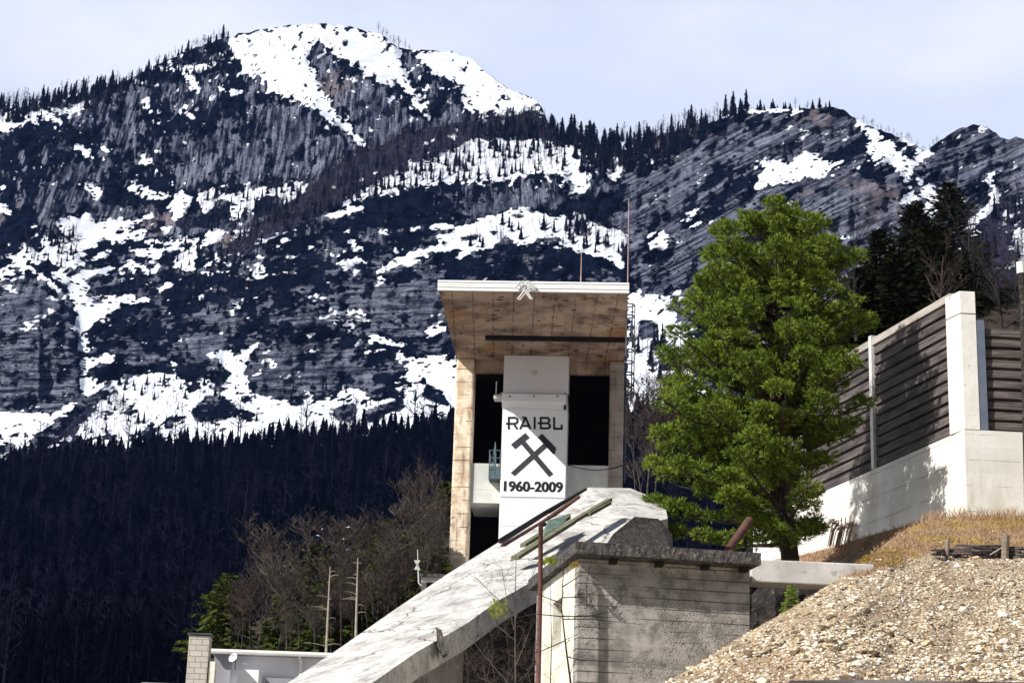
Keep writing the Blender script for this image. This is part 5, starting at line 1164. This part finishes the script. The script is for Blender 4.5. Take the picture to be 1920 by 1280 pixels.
spots = [(500, 1020, 1215, 'tall, above the white gutter nearest the leftmost evergreen'), (538, 1010, 1225, 'fan shaped, in the middle above the white gutter'), (470, 1100, 1230, 'small, right beside the leftmost evergreen'), (560, 1090, 1225, 'low, just left of the left dead trunk'), (600, 1060, 1215, 'behind the left dead trunk'), (640, 1000, 1200, 'tall, between the two dead trunks'),
 (575, 980, 1180, 'tall and far, left of the left dead trunk against the dark hill'), (680, 1010, 1180, 'just right of the right dead trunk'), (720, 960, 1160, 'tall, among the olive evergreens'), (745, 990, 1150, 'middling, right of the olive evergreens'), (785, 905, 1110, 'tallest of the thicket, left of the tower'), (800, 920, 1110, 'second tallest, nearest left of the tower'),
 (820, 990, 1100, 'low, at the foot of the tower behind the small flat roof'), (770, 1000, 1140, 'low, left of the ornamental mast'), (700, 1080, 1200, 'short, above the ramp edge right of the right dead trunk'), (660, 1100, 1210, 'short, at the foot of the right dead trunk'), (520, 1130, 1240, 'bushy and short, directly above the gutter'), (440, 1140, 1240, 'short, between block chimney and satellite dish'),
 (740, 1080, 1160, 'short, above the middle of the ramp edge'), (820, 1040, 1120, 'tiny, touching the small flat roof'), (620, 1120, 1230, 'short, at the foot of the left dead trunk'), (795, 960, 1120, 'slim, below the tallest tree left of the tower'), (755, 930, 1100, 'far and tall, left of the tallest tree'), (826, 960, 1060, 'slim, against the left edge of the tower'), (480, 1070, 1230, 'middling, between leftmost evergreen and the fan shaped tree'), (545, 1140, 1235, 'low, in front of the fan shaped tree'),
 (590, 1120, 1235, 'low and dense, between fan shaped tree and left dead trunk'), (640, 1080, 1215, 'dense, midway between the dead trunks'), (690, 1040, 1190, 'dense, behind the right dead trunk'), (725, 1050, 1170, 'dense, under the olive evergreens'), (760, 1060, 1150, 'dense, left below the ornamental mast'), (785, 1020, 1130, 'dense, directly behind the ornamental mast'), (450, 1110, 1240, 'thin, rising from the leftmost evergreen'), (700, 1000, 1160, 'thin, beside the snow scraps'), (740, 1020, 1150, 'thin, in front of the far tall tree'), (815, 945, 1110, 'thin, halfway between tallest tree and tower')]
for k, (px, ty, by, lb) in enumerate(spots):
    q = k % 5
    if first[q]: o = protos[q]; first[q] = False
    else: o = copy_tree(protos[q])
    Y = ldep(px, by) - 10 - rr.uniform(0, 6); b_ = P(px, by, Y); h = (P(px, ty, Y).z - b_.z) / (6.5 * 1.12); o.location = b_; wd_ = 1.15 if px < 780 else .62; o.scale = (h * wd_, h * wd_, h); o.rotation_euler = (0, 0, rr.uniform(0, 6.28))
    tag(o, 'leafless tree, ' + lb, 'leafless tree', 'leafless trees on the bushy slope')
for px, by, ty, tx, lab, sd in ((611, 1225, 1062, 619, 'left pale dead trunk with side stubs above the white gutter', 1), (667, 1190, 1045, 671, 'right pale dead trunk, bare and slim, on the bushy slope', 2)):
    Y = 78; b_ = P(px, by + 15, Y); tp = P(tx, ty, Y); t = thing('dead_tree', b_, lab, 'dead tree')
    MB().tube([b_, b_.lerp(tp, .5), tp], [.062, .045, .018], 7).build('trunk', M_twigp, t); mb = MB(); r = random.Random(sd)
    for k in range(11):
        f = r.uniform(.05, .97); p = b_.lerp(tp, f); a = r.choice((0, 3.14)) + r.uniform(-.5, .5); l = r.uniform(.15, .8) * (1.4 - f); e = p + Vector((math.cos(a) * l, math.sin(a) * l, r.uniform(-.05, .2) * l)); mb.tube([p, p.lerp(e, .5) + Vector((0, 0, .04)), e], [.02, .013, .006], 4, False)
    mb.build('branches', M_twigp, t)
# bare trees right of the tower
for k, (px, ty, by, lb) in enumerate([(1192, 740, 930, 'touching the ladder'), (1212, 700, 940, 'tallest one'), (1228, 745, 930, 'right of the tallest one'), (1205, 800, 960, 'lowest one above the ramp head'), (1245, 720, 900, 'half hidden by the pine')]):
    Y = 150; b_ = P(px, by, Y); o = copy_tree(protos[k % 5]); h = (P(px, ty, Y).z - b_.z) / 7.2; o.location = b_; o.scale = (h, h, h); o.rotation_euler = (0, 0, k * 1.3)
    tag(o, 'leafless tree in the gap between tower and pine, ' + lb, 'leafless tree', 'leafless trees right of the tower')
# foreground bare saplings
def fore_twigs(name_lab, paths, mat, cat='sapling', seed=3, Y=25.5, tw=60, main=.013):
    r = random.Random(seed); base = P(*paths[0][0], Y); t = thing('sapling', base, name_lab, cat); mt = MB(); mb = MB()
    for i, pth in enumerate(paths):
        yy = Y + r.uniform(-.25, .25); pts = [P(x, y, yy) for x, y in pth]; rd = main if i == 0 else main * .55
        (mt if i == 0 else mb).tube(pts, [rd * (1 - .7 * k / (len(pts) - 1)) for k in range(len(pts))], 5, False)
        for _ in range(tw // len(paths)):
            k = r.randrange(len(pts) - 1); p = pts[k].lerp(pts[k + 1], r.random()); a = r.uniform(-.3, 3.4); l = r.uniform(.08, .34); d = Vector((math.cos(a), r.uniform(-.5, .5), abs(math.sin(a)) * .9 + r.uniform(-.1, .3))) * l
            m_ = p + d * .5 + Vector((r.uniform(-.02, .02), 0, r.uniform(-.02, .03))); mb.tube([p, m_, p + d], [rd * .3, rd * .22, rd * .1], 3, False)
            for _ in range(2): e = m_ + Vector((r.uniform(-.12, .12), r.uniform(-.1, .1), r.uniform(-.02, .14))); mb.tube([m_, e], [rd * .18, rd * .08], 3, False)
    mt.build('trunk', mat, t); mb.build('branches', mat, t); return t
fore_twigs('pale leafless sapling left of the rusty post in front of the ramp', [[(967, 1300), (966, 1220), (966, 1120), (968, 1040)], [(964, 1180), (950, 1120), (940, 1060)], [(966, 1160), (985, 1110), (1006, 1060)], [(962, 1290), (910, 1230), (870, 1180), (862, 1175)], [(966, 1250), (990, 1190), (1000, 1160)], [(964, 1150), (920, 1110), (890, 1080)], [(970, 1300), (900, 1270), (865, 1215)], [(966, 1200), (930, 1170), (905, 1165)], [(972, 1290), (1000, 1240), (1003, 1200)]], M_twig, seed=4, tw=150)
fore_twigs('dark leafless sapling with curved branches in front of the hut', [[(1073, 1300), (1062, 1220), (1053, 1140), (1058, 1040)], [(1054, 1155), (1100, 1155), (1150, 1145), (1165, 1120), (1180, 1105)], [(1056, 1160), (1110, 1160), (1205, 1170)], [(1052, 1130), (1020, 1118), (1008, 1112)], [(1054, 1155), (1000, 1150), (960, 1160)], [(1060, 1200), (1010, 1222), (990, 1225)], [(1054, 1120), (1100, 1118), (1130, 1100)], [(1054, 1100), (1085, 1080), (1095, 1055)], [(1110, 1125), (1100, 1140), (1100, 1090), (1112, 1036)], [(1032, 1290), (1034, 1200), (1031, 1060)], [(1062, 1230), (1100, 1240)]], M_twigd, seed=9, tw=60, main=.016)
fore_twigs('low reddish brush at the foot of the pale sapling under the ramp', [[(930, 1300), (925, 1250), (900, 1200)], [(940, 1300), (960, 1250), (985, 1210)], [(900, 1300), (890, 1260), (880, 1230)], [(1000, 1300), (990, 1260), (985, 1235)], [(950, 1300), (955, 1230), (940, 1120)], [(905, 1300), (925, 1220), (915, 1150)], [(915, 1300), (905, 1240), (940, 1180)], [(880, 1300), (875, 1250), (900, 1215)]], M_twigr, cat='shrub', seed=12, tw=260, Y=29.5)
def tuft(px, py, Y, w_, h_, n, lab, mat=M_tuft):
    r = random.Random(px); V, Fc = [], []; c = P(px, py, Y); s_ = px_size(c)
    for k in range(n):
        q = c + Vector((r.uniform(-1, 1) * w_ / 2 * s_, r.uniform(-.15, .15), r.uniform(-1, 1) * h_ / 2 * s_)); needle_tuft(V, Fc, q, Vector((r.uniform(-.4, .4), r.uniform(-.4, .4), 1)), .07, 7, r, .007)
    o = mesh_obj('moss_tuft', V, Fc, mat, None, (0, 0, 0)); return tag(o, lab, 'moss tuft')
tuft(1030, 1052, 27.6, 26, 12, 26, 'yellow green moss tuft under the hut roof slab beside the rusty post')
tuft(933, 1142, 30.5, 34, 30, 40, 'yellow green tuft growing under the ramp edge')
tuft(1078, 1062, 27.7, 14, 6, 10, 'small ochre moss tuft on the top corner of the hut', M_mossy)
# young pine by the beam, and reeds against the wall
b_ = P(1484, 1150, 28.2); spruce(b_, P(1484, 1097, 28.2).z - b_.z, .20, leaf_mat('young_pine_needles', (.16, .24, .05), (.24, .30, .07), (.3, .3, .08), .3), 'tiny young green pine in the dark gap under the beam', 'young pine', None, 5, .5, .022)
b_ = P(1572, 1024, 45.2)
sh_ = thing('wall_plant', b_, 'dry drooping straw plant against the white wall right of the pine', 'plant'); mb = MB(); r = random.Random(6)
for k in range(26): a = b_ + Vector((r.uniform(-.25, .35), r.uniform(-.2, .2), 0)); mb.tube([a, a + Vector((.08, 0, .35)), a + Vector((.18 + r.uniform(-.1, .1), 0, .6 + r.uniform(-.1, .1)))], .012, 4, False)
mb.build('stems', M_straw, sh_); V, Fc = [], []
for k in range(26): needle_tuft(V, Fc, b_ + Vector((r.uniform(-.35, .35), r.uniform(-.2, .2), .55 + r.uniform(-.12, .12))), Vector((-.5, 0, -.2)), .14, 7, r, .012)
mesh_obj('seed_heads', V, Fc, M_straw, sh_, b_)

# ------------------------------------------------------------------ house at the lower left
Hs = Frame(400, 1216, 60, R(2))
hl = Hs.uw(640, 1222)[0]; hbz = -3.5
house = thing('house', Hs.pt(2, 1, hbz), 'low white house with a pale gutter at the lower left', 'house')
mb = MB(); Hs.box(mb, .12, hl + 1.5, .5, 5, hbz, -.12); mb.build('wall', M_hwall, house)
mb = MB(); Hs.box(mb, .02, .55, .3, .497, hbz, -.12); mb.build('wall_end', M_hwall2, house)
mb = MB(); Hs.box(mb, -.05, hl + 1.6, .12, 5.2, -.115, .02); mb.build('roof', M_hwall2, house)
mb = MB(); mb.tube([Hs.pt(-.1, .02, -.06), Hs.pt(hl + 1.6, .02, -.06)], .075, 8); mb.build('gutter', M_gutter, house)
mb = MB(); du = Hs.uw(561, 1226)[0]; mb.tube([Hs.pt(du, .02, -.1), Hs.pt(du + .05, .35, -.3), Hs.pt(du + .05, .45, -2.5)], .05, 8); mb.build('downpipe', M_gutter, house)
pu = Hs.uw(450, 1262)[0]; pu1 = Hs.uw(490, 1262)[0]; pwz = Hs.uw(450, 1260)[1]
mb = MB(); Hs.box(mb, pu, pu1, -.9, .49, pwz - .9, pwz); mb.build('porch', M_white, house)
mb = MB(); Hs.box(mb, pu1 + .1, pu1 + 1.1, .42, .497, pwz - 2, pwz - .08); mb.build('window_band', M_hwall2, house)
dc = Hs.onv(438, 1233, -.25)
dish = thing('satellite_dish', dc, 'round white satellite dish on the house wall', 'satellite dish')
nrm = Vector((-.45, -.8, .4)).normalized(); aa = nrm.cross(Vector((0, 0, 1))).normalized(); bb = nrm.cross(aa); vs = []; fs = []
for j in range(5):
    for i in range(20): q = 6.283 * i / 20; rr_ = .15 * j / 4; vs.append(dc + (aa * math.cos(q) + bb * math.sin(q)) * rr_ + nrm * (rr_ * rr_ * 2.0))
for j in range(4):
    for i in range(20): a = j * 20 + i; b2 = j * 20 + (i + 1) % 20; fs.append((a, b2, b2 + 20, a + 20))
MB().add(vs, fs).build('reflector', M_white, dish, True)
MB().tube([dc - bb * .1, dc + nrm * .16], .012, 5).build('feed_arm', M_steel, dish); MB().tube([dc, dc - nrm * .12, dc - nrm * .12 - Vector((0, 0, .3)), dc + Vector((0, .32, -.3))], .018, 5).build('mount', M_steel, dish)
pq = Hs.onv(462, 1243, .3); tag(MB().tube([pq, pq + Vector((.0, -.05, .0)), pq + Vector((-.12, -.1, .0))], .03, 7).build('wall_lamp', M_white), 'small white lamp on the house wall beside the satellite dish', 'lamp')
Cf = Frame(355, 1190, 58, R(2)); cw = Cf.uw(386, 1192)[0]
ch = thing('chimney', Cf.pt(.3, .3, -3), 'square pale block chimney with a thin dark cap left of the house', 'chimney')
mb = MB(); Cf.box(mb, 0, cw + .12, 0, .6, -4, -.0); mb.build('stack', M_brick, ch, bevel=.01)
mb = MB(); Cf.box(mb, -.06, cw + .16, -.06, .66, .03, .07); mb.build('cap', M_steel, ch); mb = MB(); Cf.box(mb, cw * .2, cw * .9, .1, .5, .0, .03); mb.build('flue', M_black, ch)
mb = MB(); Cf.box(mb, cw + .15, cw + .33, .05, .5, -4, -.75); tag(mb.build('garden_wall', M_huts), 'narrow cream wall end beside the block chimney', 'wall')
mb = MB(); c2 = Frame(265, 1278, 57, R(2)); c2.box(mb, 0, 1.5, 0, 3, -2, 0); tag(mb.build('shed_roof', M_hwall2), 'grey flat roof edge at the bottom left of the chimney', 'shed')
# ledge roof left of the tower foot with a finial mast
Lf = Frame(785, 1074, 70, R(2)); lw_ = Lf.uw(850, 1076)[0]
lr = thing('small_building', Lf.pt(.5, 1, -3), 'small flat roofed building peeking over the ramp left of the tower', 'building')
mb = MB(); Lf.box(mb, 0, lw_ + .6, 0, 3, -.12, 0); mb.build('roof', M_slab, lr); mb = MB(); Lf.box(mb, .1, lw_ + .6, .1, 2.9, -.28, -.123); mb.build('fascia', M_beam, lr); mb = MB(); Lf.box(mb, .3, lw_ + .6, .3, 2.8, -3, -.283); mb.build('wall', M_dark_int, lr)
q0 = P(785, 1092, 69.8); q1 = P(783, 1030, 69.8); mt = thing('finial_mast', q0, 'thin pale ornamental mast at the corner of the small flat roof', 'mast')
MB().tube([q0 + Vector((.1, 0, -.1)), q0, q1], [.03, .03, .015], 6).build('rod', M_pale_metal, mt)
mb = MB(); qm = P(783, 1060, 69.8)
for k in range(5): mb.tube([qm + Vector((-.1 + .05 * k, 0, -.15)), qm + Vector((.08 - .05 * k, 0, .2))], .022, 5)
mb.build('ornament', M_pale_metal, mt)

# ------------------------------------------------------------------ haze
HAZE = True
if HAZE:
    mb = MB(); mb.box(-1800, 1800, -70, 3400, -8, 1150); hz = mb.build('haze', None); tag(hz, kind='stuff')
    m = bpy.data.materials.new('haze_air'); m.use_nodes = True; nt = m.node_tree; nt.nodes.remove(nt.nodes['Principled BSDF'])
    pv = nt.nodes.new('ShaderNodeVolumePrincipled'); pv.inputs['Color'].default_value = (.20, .38, 1.0, 1); pv.inputs['Density'].default_value = .00003; pv.inputs['Anisotropy'].default_value = 0.0
    nt.links.new(pv.outputs[0], nt.nodes['Material Output'].inputs['Volume']); hz.data.materials.append(m)
